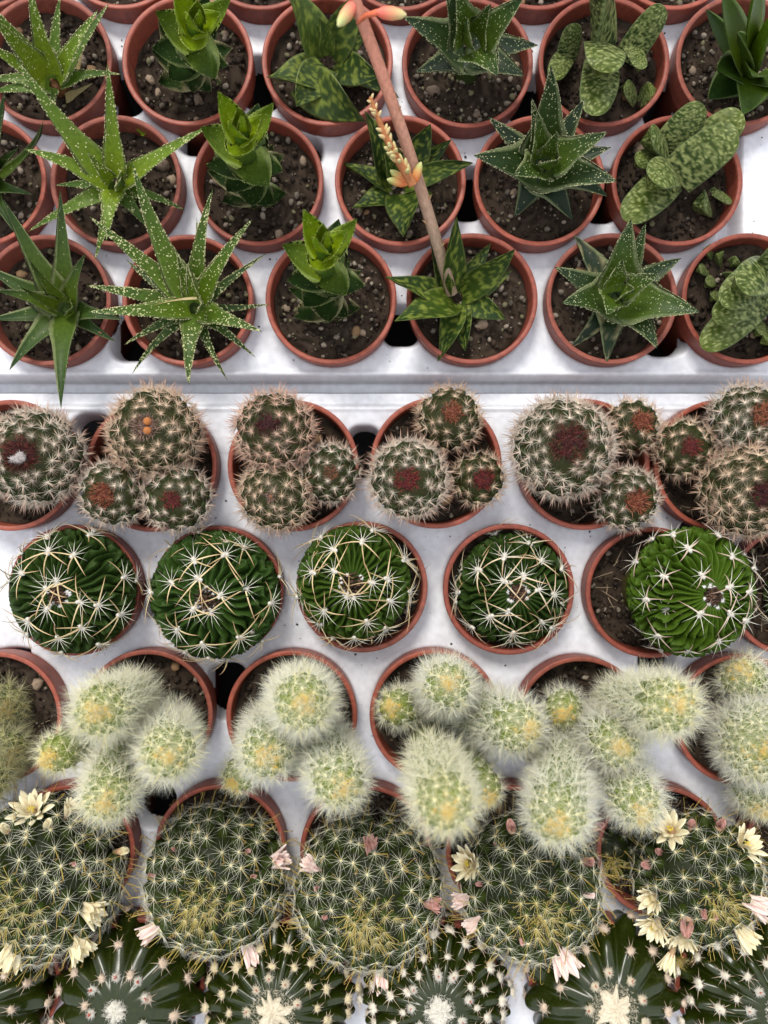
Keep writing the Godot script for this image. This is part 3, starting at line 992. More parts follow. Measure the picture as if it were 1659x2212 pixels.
func build_tongues() -> void:
	rng.seed = 505
	var g := "plants with thick banded tongue leaves"
	var t := thing("potted_tongue_succulent", "banded tongue plant with one tall upright leaf at the top edge", "succulent", g, 1305, 132)
	add_pot(t, 0.1, 2)
	tongue(t, 1300, 140, -0.006, 1278, 250, 0.012, 84, 0.7, 0.007, 0.2)
	tongue(t, 1302, 120, -0.004, 1305, -60, 0.040, 92, 0.2)
	tongue(t, 1302, 100, 0.006, 1298, 156, 0.022, 90, 0.8, 0.009, 0.3)
	tongue(t, 1352, 130, -0.006, 1436, 14, 0.014, 62, 0.3)
	tongue(t, 1362, 100, -0.002, 1385, 150, 0.008, 40, 0.6)
	tongue(t, 1222, 130, -0.006, 1240, 50, 0.008, 48, 0.3)
	tongue(t, 1224, 120, -0.006, 1196, 172, 0.006, 48, 0.6)
	tongue(t, 1380, 215, -0.008, 1412, 190, 0.0, 46, 0.8)
	tongue(t, 1372, 215, -0.008, 1350, 180, 0.0, 40, 0.5)
	t = thing("potted_tongue_succulent", "banded tongue plant lying diagonally over its pot with a small offset beside it", "succulent", g, 1463, 390)
	add_pot(t, 0.05, 1)
	tongue(t, 1445, 385, -0.004, 1346, 474, 0.010, 82, 0.8, 0.008, 0.15)
	tongue(t, 1470, 372, -0.004, 1606, 246, 0.014, 84, 0.9, 0.008, 0.1)
	tongue(t, 1462, 382, 0.002, 1596, 290, 0.022, 92, 0.6, 0.009, 0.1)
	tongue(t, 1452, 372, 0.006, 1410, 392, 0.022, 78, 0.7, 0.009, 0.2)
	tongue(t, 1435, 320, -0.004, 1520, 226, 0.012, 66, 0.4)
	tongue(t, 1436, 318, 0.0, 1406, 290, 0.014, 66, 0.3)
	tongue(t, 1440, 336, -0.004, 1372, 348, 0.008, 52, 0.6)
	tongue(t, 1528, 445, -0.008, 1522, 430, 0.002, 60, 0.2, 0.012)
	tongue(t, 1535, 410, -0.008, 1580, 440, -0.002, 22, 0.8)
	t = thing("potted_tongue_succulent", "banded tongue plant with stacked round leaf ends at the right edge", "succulent", g, 1615, 645)
	add_pot(t, 0.05, 1)
	tongue(t, 1640, 640, -0.006, 1515, 752, 0.004, 82, 0.9, 0.008, 0.2)
	tongue(t, 1640, 615, -0.002, 1540, 690, 0.012, 76, 0.8, 0.008, 0.2)
	tongue(t, 1645, 600, 0.002, 1560, 660, 0.020, 78, 0.5, 0.009, 0.2)
	tongue(t, 1660, 590, 0.006, 1592, 616, 0.028, 84, 0.5, 0.010, 0.2)
	tongue(t, 1640, 620, 0.002, 1735, 500, 0.034, 96, 0.2, 0.010, 0.1)
	for k in 9:
		var a := k * 2.4
		var q := Vector2(1555 + 34 * cos(a) * (0.4 + 0.1 * k), 590 + 40 * sin(a) * (0.4 + 0.1 * k))
		tongue(t, q.x, q.y, -0.008, q.x + 18 * cos(a), q.y + 18 * sin(a), 0.0, 30, 0.4, 0.004)
	for k in 5:
		tongue(t, 1650 + k * 14, 700 + (k % 2) * 30, -0.008, 1640 + k * 16, 720 + (k % 3) * 16, 0.002, 40, 0.6, 0.005)
	t = thing("potted_leafy_succulent", "dark glossy plant with upright leaves and bright green heart in the top right corner", "succulent", "", 1602, 130)
	add_pot(t, 0.5, 6)
	var base := {"th": 0.004, "chan": 0.3, "prof": "broad", "n": 12, "across": 9, "edge": Color(0.14, 0.22, 0.09), "pearls": 30, "pearl_r": 0.00015, "pearl": Color(0.2, 0.34, 0.1)}
	rosette(t, W(1632, 140, 0.0), [[1604, 248, 0.008, 96, 0.25, 0.4], [1530, 215, 0.0, 90, 0.1, 0.0], [1525, 20, 0.012, 64, 0.05, 0.1], [1548, 150, 0.014, 92, 0.1, 0.1], [1690, 190, 0.01, 80, 0.1, 0.2], [1560, -20, 0.03, 100, 0.05, 0.6], [1640, -40, 0.036, 90, 0.05, 0.9], [1592, 70, 0.03, 60, 0.2, 0.3], [1680, 20, 0.034, 90, 0.05, 1.0], [1625, 165, 0.02, 70, 0.2, 0.5]], base,
		[Color(0.024, 0.055, 0.012), Color(0.012, 0.032, 0.010)], [Color(0.16, 0.27, 0.012), Color(0.05, 0.12, 0.012)])

# ---------------------------------------------------------------- cactus heads
# An egg shaped head: c centre, bs axes (y along the axis), r radius, h half height
func dome(c: Vector3, bs: Basis, r: float, h: float, rows: int, cols: int, phi_max: float, col: Color, mat: String) -> ArrayMesh:
	var b := mb()
	var first := b.v.size()
	for i in rows + 1:
		var ph := maxf(phi_max * i / rows, 0.002)
		for j in cols:
			var th := TAU * j / cols
			var k := 1.0 + 0.025 * fn.get_noise_3d(cos(th) * sin(ph) * 6.0, cos(ph) * 6.0 + c.x * 300.0, sin(th) * sin(ph) * 6.0)
			b.p(c + bs * (Vector3(sin(ph) * cos(th) * r, cos(ph) * h, sin(ph) * sin(th) * r) * k), jit(col, 0.12))
	b.sheet(first, rows + 1, cols, true, true)
	return b.mesh(M[mat])

# places spread over a head: [position, normal, phi]
func spread(c: Vector3, bs: Basis, r: float, h: float, n: int, phi_max: float, grow: float, wobble := 0.04) -> Array:
	var out := []
	var start := rng.randf() * TAU
	for k in n:
		var u := (k + 0.5) / n
		var ph := phi_max * pow(u, grow) + rng.randf_range(-wobble, wobble) * 0.5
		var th := start + k * TAU_G + rng.randf_range(-wobble, wobble)
		var d := Vector3(sin(ph) * cos(th), cos(ph), sin(ph) * sin(th))
		var p := c + bs * Vector3(d.x * r, d.y * h, d.z * r)
		var nm := (bs * Vector3(d.x / r, d.y / h, d.z / r)).normalized()
		out.append([p, nm, ph, th])
	return out

# axes at a point on a head: y outwards, z away from the crown
func seat(nm: Vector3, axis: Vector3) -> Basis:
	var z := (nm * nm.dot(axis) - axis)
	if z.length() < 0.02:
		return frame(nm, rng.randf() * TAU)
	z = z.normalized()
	return Basis(nm.cross(z).normalized(), nm, z)

# a tubercle with a wool tip and a star of spines; y outwards
func tubercle(r: float, h: float, green: Color, wool: float, wool_col: Color, n: int, ln: float, lift: float, sr: float, c0: Color, c1: Color, central := 0, cl := 0.0, cc0 := Color.WHITE, cc1 := Color.WHITE, hook := 0.0, mat := "spine") -> ArrayMesh:
	var m := ArrayMesh.new()
	var b := mb0()
	if r > 0.0:
		var first := b.v.size()
		for i in 5:
			var t := i / 4.0
			for j in 9:
				var a := TAU * j / 9.0
				b.p(Vector3(cos(a) * r * cos(t * 1.45), -h * 0.35 + h * 1.35 * sin(t * PI / 2), sin(a) * r * cos(t * 1.45)), green)
		b.sheet(first, 5, 9, true, false)
		b.mesh(M.skin, m)
	var b2 := mb0()
	var tip := Vector3(0, h, 0)
	if wool > 0.0:
		lump(b2, tip, Basis(), Vector3(wool, wool * 0.7, wool), wool_col, 0.2, 6, 4)
	for k in n:
		var a := TAU * (k + rng.randf_range(-0.3, 0.3)) / n
		var e := lift + rng.randf_range(-1, 1) * (0.15 if mat == "spine" else 0.55)
		var d := Vector3(cos(a) * cos(e), sin(e), sin(a) * cos(e))
		spine(b2, tip, d, ln * rng.randf_range(0.75, 1.12), sr, Vector3(0, -0.06 * ln, 0), jit(c0, 0.12), jit(c1, 0.12), 1)
	for k in central:
		var a := rng.randf() * TAU
		var e := rng.randf_range(0.6, 1.3)
		var d := Vector3(cos(a) * cos(e), sin(e), sin(a) * cos(e))
		var l := cl * rng.randf_range(0.8, 1.15)
		spine(b2, tip, d, l, sr * 1.6, Vector3.ZERO, cc0, cc1, 2)
		if hook > 0.0:
			var q := tip + d * l
			var s := Vector3(-sin(a), 0, cos(a))
			tube(b2, [tip + d * l * 0.5, q * 0.97 + tip * 0.03, q + s * hook * 0.5 + d * hook * 0.15, q + s * hook * 0.8 - d * hook * 0.35], [sr * 1.3, sr * 1.2, sr, sr * 0.4], 3, [cc0, cc1, cc1, cc1])
	b2.mesh(M[mat], m)
	return m

func tuft(n: int, spread_: float, ln: float, r: float, cols: Array, up := 0.6, mat := "hair") -> ArrayMesh:
	var b := mb0()
	for k in n:
		var a := rng.randf() * TAU
		var q := sqrt(rng.randf()) * spread_
		var p := Vector3(cos(a) * q, -0.0004, sin(a) * q)
		var d := Vector3(cos(a) * rng.randf_range(-0.4, 1.0), up + rng.randf() * 0.6, sin(a) * rng.randf_range(-0.4, 1.0))
		var c: Color = cols[rng.randi() % cols.size()]
		spine(b, p, d, ln * rng.randf_range(0.6, 1.2), r, Vector3(rng.randf_range(-1, 1), 0, rng.randf_range(-1, 1)) * ln * 0.3, c, c * 1.1, 2)
	return b.mesh(M[mat])

func dots(places: Array, axis: Vector3, size: Callable, tint: Callable) -> Array:
	var tr := []
	var col := []
	for q in places:
		var bs := seat(q[1], axis) * Basis(Vector3.UP, rng.randf_range(-0.5, 0.5))
		tr.append(Transform3D(bs * float(size.call(q[2])), q[0] - org))
		col.append(tint.call(q[2]))
	return [tr, col]

# ---------------------------------------------------------------- clusters with red crowns
func build_red_cacti() -> void:
	rng.seed = 606
	var g := "clumped cacti with red crowns"
	var straw := Color(0.70, 0.60, 0.48)
	var kinds := []
	for k in 3:
		kinds.append(tubercle(0.0019, 0.0013, Color(0.034, 0.052, 0.020), 0.00052, Color(0.76, 0.68, 0.58), 17, 0.0050, 0.50, 0.000105, straw, [Color(0.76, 0.68, 0.56), Color(0.56, 0.38, 0.28), Color(0.70, 0.57, 0.44)][k], 3, 0.0055, straw, Color(0.36, 0.16, 0.1)))
	var pots := [
		[22, 1005, "single round spiny cactus with red ring and white centre at the left edge", [[76, 988, 110, 0.018, 0, 0.40, 1]], 24],
		[327, 1007, "three headed spiny cactus whose largest head has two orange knobs", [[336, 936, 104, 0.016, 1, 0.30, 2], [246, 1066, 74, 0.016, 0, 0.40, 3], [383, 1076, 76, 0.016, 0, 0.30, 4]], 0],
		[633, 1006, "three headed pinkish spiny cactus with dark wine red crown on top head", [[592, 930, 88, 0.020, 2, 0.34, 5], [596, 1070, 80, 0.016, 1, 0.12, 2], [714, 1022, 66, 0.014, 0, 0.25, 6]], 0],
		[942, 1000, "three headed spiny cactus between two dark gaps, palest head at its lower left", [[882, 1035, 88, 0.022, 0, 0.34, 4], [970, 903, 72, 0.014, 1, 0.36, 3], [1034, 1035, 58, 0.012, 1, 0.46, 4]], 0],
		[1262, 1003, "spiny cactus with one big green head and two small ones to its right", [[1214, 968, 116, 0.020, 0, 0.40, 1], [1366, 920, 60, 0.010, 1, 0.46, 3], [1352, 1078, 72, 0.012, 0, 0.42, 3]], 0],
		[1555, 1005, "three headed spiny cactus at the right edge with bristly brown front head", [[1612, 912, 86, 0.014, 0, 0.34, 3], [1478, 970, 66, 0.010, 1, 0.36, 4], [1612, 1062, 104, 0.020, 1, 0.34, 5]], 0]]
	for q in pots:
		var t := thing("potted_clump_cactus", q[2], "cactus", g, q[0], q[1])
		add_pot(t, 0.12, 2)
		straws(t, 16)
		for e in q[3]:
			var hc: float = e[3] - 0.006
			var k := PX * (D - hc) / D
			var r: float = e[2] * k * 0.84
			var c := W(e[0], e[1], hc)
			var lean := Vector3((c.x - org.x) * 6.0, 1.0, (c.z - org.z) * 6.0).normalized()
			var bs := frame(lean, rng.randf() * TAU)
			var hh := r * 0.92
			var head := part("head", dome(c, bs, r, hh, 16, 32, 2.5, Color(0.034, 0.040, 0.018), "skin"), t)
			# the foot of the head down to the soil
			var b := mb()
			tube(b, [Vector3(lerpf(c.x, org.x, 0.25), RIM - 0.010, lerpf(c.z, org.z, 0.25)), c], [r * 0.75, r * 0.9], 14, [Color(0.05, 0.05, 0.03), Color(0.05, 0.06, 0.03)])
			part("stem", b.mesh(M.skin), t)
			var n := int(4.6 * r * r / (0.0030 * 0.0030))
			var pts := spread(c, bs, r, hh, n, 1.95, 0.64, 0.12)
			var warm: int = e[4]
			var sets := [[], [], []]
			for p in pts:
				if p[2] > e[5]:
					sets[rng.randi() % 3].append(p)
			for s in 3:
				var d := dots(sets[s], lean, func(ph): return clampf(0.60 + ph * 0.4, 0.6, 1.05) * (1.0 if r > 0.012 else 0.86), func(_ph):
					var f := rng.randf_range(0.8, 1.15)
					var w := Color(1, 1, 1) if warm == 0 else (Color(1.0, 0.90, 0.80) if warm == 1 else Color(1.0, 0.82, 0.76))
					return Color(w.r * f, w.g * f, w.b * f))
				many("spines", kinds[s], d[0], d[1], head)
			red_crown(head, c + bs.y * hh, bs, r * e[5] * 0.92, e[6])

func red_crown(head: Node3D, at: Vector3, bs: Basis, r: float, kind: int) -> void:
	var cols: Array = {1: [Color(0.11, 0.010, 0.010), Color(0.07, 0.02, 0.012), Color(0.20, 0.05, 0.03)], 2: [Color(0.30, 0.17, 0.12), Color(0.40, 0.25, 0.2)], 3: [Color(0.34, 0.09, 0.035), Color(0.20, 0.03, 0.02), Color(0.42, 0.18, 0.09)],
		4: [Color(0.20, 0.012, 0.014), Color(0.11, 0.012, 0.012), Color(0.28, 0.05, 0.03)], 5: [Color(0.07, 0.006, 0.010), Color(0.13, 0.02, 0.02), Color(0.03, 0.005, 0.006)], 6: [Color(0.22, 0.09, 0.05), Color(0.30, 0.12, 0.06)]}[kind]
	var tr := Transform3D(bs, at - org - bs.y * r * 0.12)
	var base := mb0()
	lump(base, Vector3.ZERO, Basis(), Vector3(r * 0.8, r * 0.15, r * 0.8), cols[0] * 0.35, 0.3, 14, 6)
	var cr := part("crown", base.mesh(M.wool), head, tr)
	var br := part("bristles", tuft(int(clampf(r * 60000.0, 90, 420)), r * 1.0, clampf(r * 0.8, 0.0024, 0.0050), 0.00012, cols + [cols[1] * 0.5], 0.45, "spine"), cr)
	br.set_meta("kind", "stuff")
	if kind == 1 and at.x < -0.1:
		var w := mb0()
		for k in 6:
			fuzz(w, Vector3(rng.randf_range(-0.3, 0.3) * r, r * 0.24, rng.randf_range(-0.1, 0.4) * r), r * 0.34, 40, Color(0.62, 0.58, 0.55))
		part("wool", w.mesh(M.wool), cr)
	if kind == 2:
		for k in (2 if r > 0.004 else 1):
			var w := mb0()
			lump(w, Vector3((k - 0.5) * 0.8 * r if r > 0.004 else 0.0, r * 0.25, r * 0.25), Basis(), Vector3.ONE * minf(r * 0.36, 0.0016), Color(0.45, 0.16, 0.04), 0.06, 10, 7)
			part("knob", w.mesh(M.wool), cr)

# dry straws and fallen spines on the soil
func straws(t: Node3D, n: int) -> void:
	var b := mb()
	for k in n:
		var a := rng.randf() * TAU
		var r := sqrt(rng.randf()) * 0.023
		var p := org + Vector3(cos(a) * r, RIM - 0.0065 + rng.randf() * 0.002, sin(a) * r)
		var a2 := rng.randf() * TAU
		spine(b, p, Vector3(cos(a2), rng.randf_range(-0.05, 0.15), sin(a2)), rng.randf_range(0.004, 0.012), 0.00022, Vector3(sin(a2), 0, cos(a2)) * rng.randf_range(-0.002, 0.002), jit(Color(0.22, 0.16, 0.10), 0.4), jit(Color(0.3, 0.22, 0.14), 0.4), 3)
	part("straw", b.mesh(M.spine), t).set_meta("kind", "stuff")

# ---------------------------------------------------------------- wavy ribbed cacti
func wavy_at(o: Dictionary, th: float, s: float) -> Vector3:
	var ph: float = maxf(s * o.phi, 0.004)
	var a: float = th * o.n + o.amp * smoothstep(0.08, 0.75, s) * sin(s * o.freq + 5.0 * fn.get_noise_2d(cos(th) * o.vary, sin(th) * o.vary + o.id))
	var wa := wrapf(a, -PI, PI)
	var ridge := 1.0 - pow(absf(wa) / PI, 1.35)
	var up: float = (ridge - 0.8) * o.depth * o.r * smoothstep(0.03, 0.4, s)
	var dip := 0.14 * exp(-s * s * 60.0)
	var nm := Vector3(sin(ph) * cos(th) / o.r, cos(ph) / o.h, sin(ph) * sin(th) / o.r).normalized()
	return o.c + o.bs * (Vector3(sin(ph) * cos(th) * o.r, (cos(ph) - dip) * o.h, sin(ph) * sin(th) * o.r) + nm * up)

func wavy_crest(o: Dictionary, th: float, s: float) -> float:
	var a: float = th * o.n + o.amp * smoothstep(0.08, 0.75, s) * sin(s * o.freq + 5.0 * fn.get_noise_2d(cos(th) * o.vary, sin(th) * o.vary + o.id))
	return th - wrapf(a, -PI, PI) / o.n

# fan of thin pale spines away from the crown and a few long bent ones
func wavy_cluster(kind: int) -> ArrayMesh:
	var m := ArrayMesh.new()
	var b := mb0()
	for k in 3:
		fuzz(b, Vector3(rng.randf_range(-0.6, 0.6), 0.4, -1.2 + k * 1.1) * 0.0008, 0.0013, 44, Color(0.82, 0.78, 0.69))
	b.mesh(M.wool, m)
	b = mb0()
	var white := Color(0.78, 0.74, 0.62)
	var n := 7 if kind < 2 else 5
	for k in n:
		var a := lerpf(-1.5, 1.5, (k + rng.randf_range(-0.2, 0.2)) / (n - 1))
		spine(b, Vector3(0, 0.0004, 0), Vector3(sin(a), rng.randf_range(0.25, 0.5), cos(a)), rng.randf_range(0.0060, 0.0098), 0.00013, Vector3(0, -0.001, 0), jit(white, 0.08), white, 2)
	var long: Color = [Color(0.78, 0.66, 0.38), Color(0.80, 0.72, 0.52), Color(0.74, 0.60, 0.48)][kind]
	var tipc: Color = [Color(0.45, 0.26, 0.12), Color(0.42, 0.22, 0.08), Color(0.30, 0.17, 0.13)][kind]
	for k in 3:
		var a: float = [-1.9, 1.9, PI][k] + rng.randf_range(-0.35, 0.35)
		var l: float = rng.randf_range(0.011, 0.018) * (1.0 if kind < 2 else 0.55)
		var d := Vector3(sin(a), rng.randf_range(0.35, 0.75), cos(a)).normalized()
		var bend := Vector3(rng.randf_range(-0.3, 0.3), -0.45, rng.randf_range(-0.2, 0.3)) * l * 0.7
		# flattened: two spines side by side
		var side := d.cross(Vector3.UP).normalized() * 0.00013
		spine(b, side, d, l, 0.00019, bend - side, long, tipc, 5)
		spine(b, -side, d, l, 0.00019, bend + side, long, tipc, 5)
	b.mesh(M.spine, m)
	return m

func build_wavy_cacti() -> void:
	rng.seed = 707
	var g := "wavy ribbed cacti with long pale spines"
	var sets := [[], [], []]
	for k in 3:
		for j in 5:
			sets[k].append(wavy_cluster(k))
	var list := [
		[160, 1275, 160, 1276, 140, 0.014, 30, 1.7, 1.0, 0, Vector3(-0.02, 1, 0), "dark wavy ribbed cactus with criss-crossed long spines nearest the left edge"],
		[470, 1277, 466, 1284, 144, 0.014, 24, 2.3, 1.0, 0, Vector3(0, 1, 0.03), "wavy ribbed cactus with thick loosely folded ribs and brown dried bud"],
		[782, 1268, 764, 1258, 128, 0.014, 32, 1.7, 1.1, 0, Vector3(0, 1, -0.02), "wavy ribbed cactus in dense yellow spines, middle one of its row"],
		[1099, 1273, 1106, 1272, 126, 0.006, 32, 1.4, 1.0, 1, Vector3(0, 1, 0.0), "dark wavy ribbed cactus sitting inside its pot within a ring of white spines"],
		[1407, 1280, 1492, 1278, 146, 0.020, 34, 2.1, 1.15, 2, Vector3(0.16, 1, 0.0), "large bright green wavy ribbed cactus leaning right out of its pot"],
		[1715, 1278, 1760, 1290, 110, 0.008, 34, 1.6, 1.0, 1, Vector3(0, 1, 0), "wavy ribbed cactus mostly cut off by the right edge"]]
	for i in list.size():
		var q: Array = list[i]
		var t := thing("potted_wavy_cactus", q[11], "cactus", g, q[0], q[1])
		add_pot(t, 0.15, 1)
		straws(t, 34)
		var hc: float = q[5] - 0.010
		var k := PX * (D - hc) / D
		var ax: Vector3 = q[10].normalized()
		var o := {"c": W(q[2], q[3], hc), "bs": frame(ax), "r": q[4] * k * 0.93, "h": q[4] * k * 0.62, "n": q[6], "amp": q[7] * 2.1, "freq": 17.0 * q[8], "vary": 1.6, "id": i * 7.0, "phi": 1.95, "depth": 0.23 if i != 1 else 0.28}
		var green := Color(0.036, 0.078, 0.022) if i != 4 else Color(0.066, 0.140, 0.018)
		if i == 2:
			green = Color(0.055, 0.115, 0.022)
		if i == 1:
			green = Color(0.040, 0.092, 0.024)
		var cols: int = 16 * int(o.n)
		var rows := 64
		var b := mb()
		for a in rows + 1:
			for j in cols:
				b.p(wavy_at(o, TAU * j / cols, float(a) / rows), jit(green, 0.05))
		b.sheet(0, rows + 1, cols, true, true)
		var head := part("head", b.mesh(M.skin), t)
		b = mb()
		tube(b, [Vector3(org.x, RIM - 0.012, org.z), o.c], [0.012, 0.018], 14, [Color(0.06, 0.06, 0.03), Color(0.05, 0.07, 0.03)])
		part("stem", b.mesh(M.skin), t)
		# spine clusters on the crests, ring by ring
		for ring in [[0.15, 4], [0.38, 7], [0.62, 9], [0.82, 8]]:
			var off := rng.randf() * TAU
			for j in ring[1]:
				var s: float = ring[0] + rng.randf_range(-0.06, 0.06)
				var th := wavy_crest(o, off + TAU * (j + rng.randf_range(-0.3, 0.3)) / ring[1], s)
				var p := wavy_at(o, th, s)
				var nm: Vector3 = (o.bs * Vector3(sin(s * o.phi) * cos(th) / o.r, cos(s * o.phi) / o.h, sin(s * o.phi) * sin(th) / o.r)).normalized()
				part("spine_cluster", sets[q[9]][rng.randi() % 5], head, Transform3D(seat(nm, ax) * Basis(Vector3.UP, rng.randf_range(-0.5, 0.5)) * rng.randf_range(0.9, 1.12), p - org))
		# dried bud scales in the crown with white wool round them
		var top: Vector3 = o.c + ax * o.h * 0.86
		var sc := mb()
		for j in 34:
			var a := j * TAU_G
			var r := 0.0042 * sqrt(j / 34.0) * (1.15 if i in [1, 2] else 0.75)
			var p := top + frame(ax) * Vector3(cos(a) * r, 0.0016 - r * 0.25, sin(a) * r)
			lump(sc, p, frame(ax + Vector3(cos(a), 0, sin(a)) * 0.6), Vector3(0.0010, 0.0013, 0.0006), jit(Color(0.11, 0.065, 0.042), 0.7), 0.3, 5, 4)
		part("dried_bud", sc.mesh(M.stone), head)
		var wl := mb()
		for j in 12:
			var a := rng.randf() * TAU
			var r := rng.randf_range(0.003, 0.0052)
			fuzz(wl, top + frame(ax) * Vector3(cos(a) * r, 0.0004, sin(a) * r), 0.0013, 30, Color(0.84, 0.82, 0.78))
		part("crown_wool", wl.mesh(M.wool), head).set_meta("kind", "stuff")

# ---------------------------------------------------------------- woolly columns
func build_woolly_cacti() -> void:
	rng.seed = 808
	var g := "woolly white haired column cacti"
	var tufts := []
	var short := []
	for k in 3:
		short.append(tubercle(0.0014, 0.0008, Color(0.20, 0.29, 0.06), 0.0006, Color(0.93, 0.91, 0.62), 26, 0.0066, 0.55, 0.000065, Color(0.93, 0.92, 0.74), Color(0.95, 0.94, 0.82), 3, 0.006, Color(0.88, 0.80, 0.45), Color(0.88, 0.82, 0.5), 0.0, "hair"))
	for k in 3:
		tufts.append(tubercle(0.0016, 0.0008, Color(0.17, 0.27, 0.045), 0.00052, Color(0.90, 0.88, 0.58), 24, 0.0082, 0.72, 0.00006, Color(0.97, 0.96, 0.84), Color(0.98, 0.97, 0.90), 4, 0.008, Color(0.82, 0.80, 0.58), Color(0.85, 0.82, 0.66), 0.0, "hair"))
	var crown := tubercle(0.0, 0.0006, Color.WHITE, 0.0003, Color(0.92, 0.66, 0.12), 24, 0.0042, 0.8, 0.00006, Color(0.94, 0.64, 0.09), Color(0.95, 0.80, 0.26), 0, 0.0, Color.WHITE, Color.WHITE, 0.0, "hair")
	# stems: tip x, y, height over the rims, radius with hair, foot x, y, tint 0 white .. 1 yellow green
	var list := [
		[318, 1545, "woolly column cactus of four blond stems below the thick ribbed wavy cactus", [[205, 1538, 0.060, 84, 310, 1500, 0.5], [106, 1636, 0.030, 62, 240, 1570, 0.8], [366, 1632, 0.056, 86, 360, 1560, 0.35], [226, 1735, 0.050, 80, 280, 1590, 0.4]]],
		[630, 1547, "woolly column cactus with four stems under the yellow spined wavy cactus", [[657, 1518, 0.062, 92, 640, 1500, 0.3], [575, 1635, 0.044, 84, 590, 1560, 0.1], [740, 1702, 0.056, 84, 680, 1570, 0.2], [506, 1690, 0.020, 54, 570, 1600, 0.3]]],
		[940, 1545, "woolly column cactus whose tallest blurred pale stem points down", [[846, 1526, 0.020, 58, 900, 1530, 0.4], [970, 1476, 0.040, 76, 950, 1500, 0.15], [1138, 1576, 0.040, 84, 1000, 1530, 0.1], [966, 1748, 0.086, 90, 920, 1590, 0.55], [1055, 1722, 0.026, 60, 990, 1600, 0.15]]],
		[1255, 1560, "woolly column cactus with five stems beside the bare strip of tray", [[1215, 1543, 0.016, 62, 1220, 1520, 0.2], [1338, 1612, 0.040, 78, 1280, 1560, 0.1], [1464, 1522, 0.062, 90, 1310, 1520, 0.4], [1202, 1778, 0.066, 94, 1220, 1600, 0.15], [1386, 1752, 0.044, 78, 1300, 1600, 0.05]]],
		[1600, 1555, "wide pale woolly cactus clump at the right edge", [[1600, 1450, 0.006, 70, 1620, 1500, 0.1], [1650, 1625, 0.030, 130, 1620, 1570, 0.1], [1650, 1748, 0.014, 80, 1620, 1620, 0.0]]],
		[-8, 1550, "dull olive woolly cactus cut off by the left edge", [[10, 1530, 0.004, 82, -10, 1530, 0.5], [20, 1640, 0.010, 78, -10, 1590, 0.3], [-40, 1700, 0.02, 90, -20, 1600, 0.3]]]]
	for q in list:
		var t := thing("potted_woolly_cactus", q[2], "cactus", g, q[0], q[1])
		add_pot(t, 0.1, 1)
		straws(t, 8)
		for e in q[3]:
			var k: float = PX * (D - e[2]) / D
			var r: float = e[3] * k * 0.63
			var tip := W(e[0], e[1], e[2])
			var foot := W(e[4], e[5], -0.010)
			var ax := (tip - foot).normalized()
			var bs := frame(ax)
			var top := tip - ax * r * 0.4
			var ln := maxf((top - foot).length() - r * 0.6, r)
			var dull: bool = q[0] < 0
			var green := Color(0.21, 0.30, 0.065) if not dull else Color(0.06, 0.10, 0.04)
			# column with a rounded end
			var b := mb()
			var rows := 16
			for i in rows + 1:
				var u := float(i) / rows
				for j in 28:
					var th := TAU * j / 28.0
					var rr := r
					var y := 0.0
					if u < 0.5:
						rr = r * sin(u * PI)
						y = -r * 1.0 * (1.0 - cos(u * PI)) 
					else:
						rr = r * (1.0 - 0.12 * (u - 0.5))
						y = -r - (ln - r * 0.4) * (u - 0.5) * 2.0
					rr *= 1.0 + 0.04 * cos(th * 14.0) * minf(u * 4.0, 1.0)
					b.p(top + ax * r * 0.4 + bs * Vector3(cos(th) * maxf(rr, 0.0001), y, sin(th) * maxf(rr, 0.0001)), jit(green, 0.1))
			b.sheet(0, rows + 1, 28, true, true)
			var stem := part("stem", b.mesh(M.skin), t)
			var tr := [[], [], [], [], [], []]
			var col := [[], [], [], [], [], []]
			var c2 := top + ax * r * 0.4
			var tint := Color(1.0, 1.0, 0.97).lerp(Color(1.0, 0.97, 0.74), e[6])
			if dull:
				tint = Color(0.62, 0.6, 0.4)
			# spiral rows round the end and down the column
			var d := r * 0.2
			var row := 0
			var reach := minf(ln + r * 0.6, r * 1.57 + 0.05)
			while d < reach:
				var rr: float
				var y: float
				var nm := Vector3.ZERO
				if d < r * PI / 2:
					var ph := d / r
					rr = r * sin(ph)
					y = -r * (1.0 - cos(ph))
					nm = Vector3(sin(ph), cos(ph), 0)
				else:
					rr = r
					y = -r - (d - r * PI / 2)
					nm = Vector3(1, 0.12, 0).normalized()
				var n := clampi(int(TAU * rr / (0.0034 if d < r * 1.25 else 0.0046)), 5, 22)
				for j in n:
					var th := TAU * (j + 0.5 * (row % 2) + rng.randf_range(-0.12, 0.12)) / n
					var p := c2 + bs * Vector3(cos(th) * rr, y, sin(th) * rr)
					var nw := bs * Vector3(cos(th) * nm.x, nm.y, sin(th) * nm.x)
					var s := rng.randi() % 3 + (3 if d < r * (0.75 + rng.randf() * 0.6) else 0)
					tr[s].append(Transform3D(frame(nw, rng.randf() * TAU) * rng.randf_range(0.82, 1.1) * (0.75 if e[3] < 65 else 1.0), p - org))
					var f := rng.randf_range(0.92, 1.02)
					col[s].append(Color(tint.r * f, tint.g * f, tint.b * f))
				d += 0.0027 if d < r * 1.25 else 0.0038
				row += 1
			for s in 6:
				many("hair", tufts[s] if s < 3 else short[s - 3], tr[s], col[s], stem)
			var ct := []
			var cc := []
			for p in spread(c2 - ax * r, bs, r, r, 16, 0.36, 0.6, 0.5):
				ct.append(Transform3D(frame((p[1] + ax * 0.6).normalized(), rng.randf() * TAU) * rng.randf_range(0.8, 1.1), p[0] - org))
				var f := rng.randf_range(0.85, 1.1)
				cc.append(Color(f, f, f) if not dull else Color(0.5, 0.45, 0.4))
			many("crown_hair", crown, ct, cc, stem)

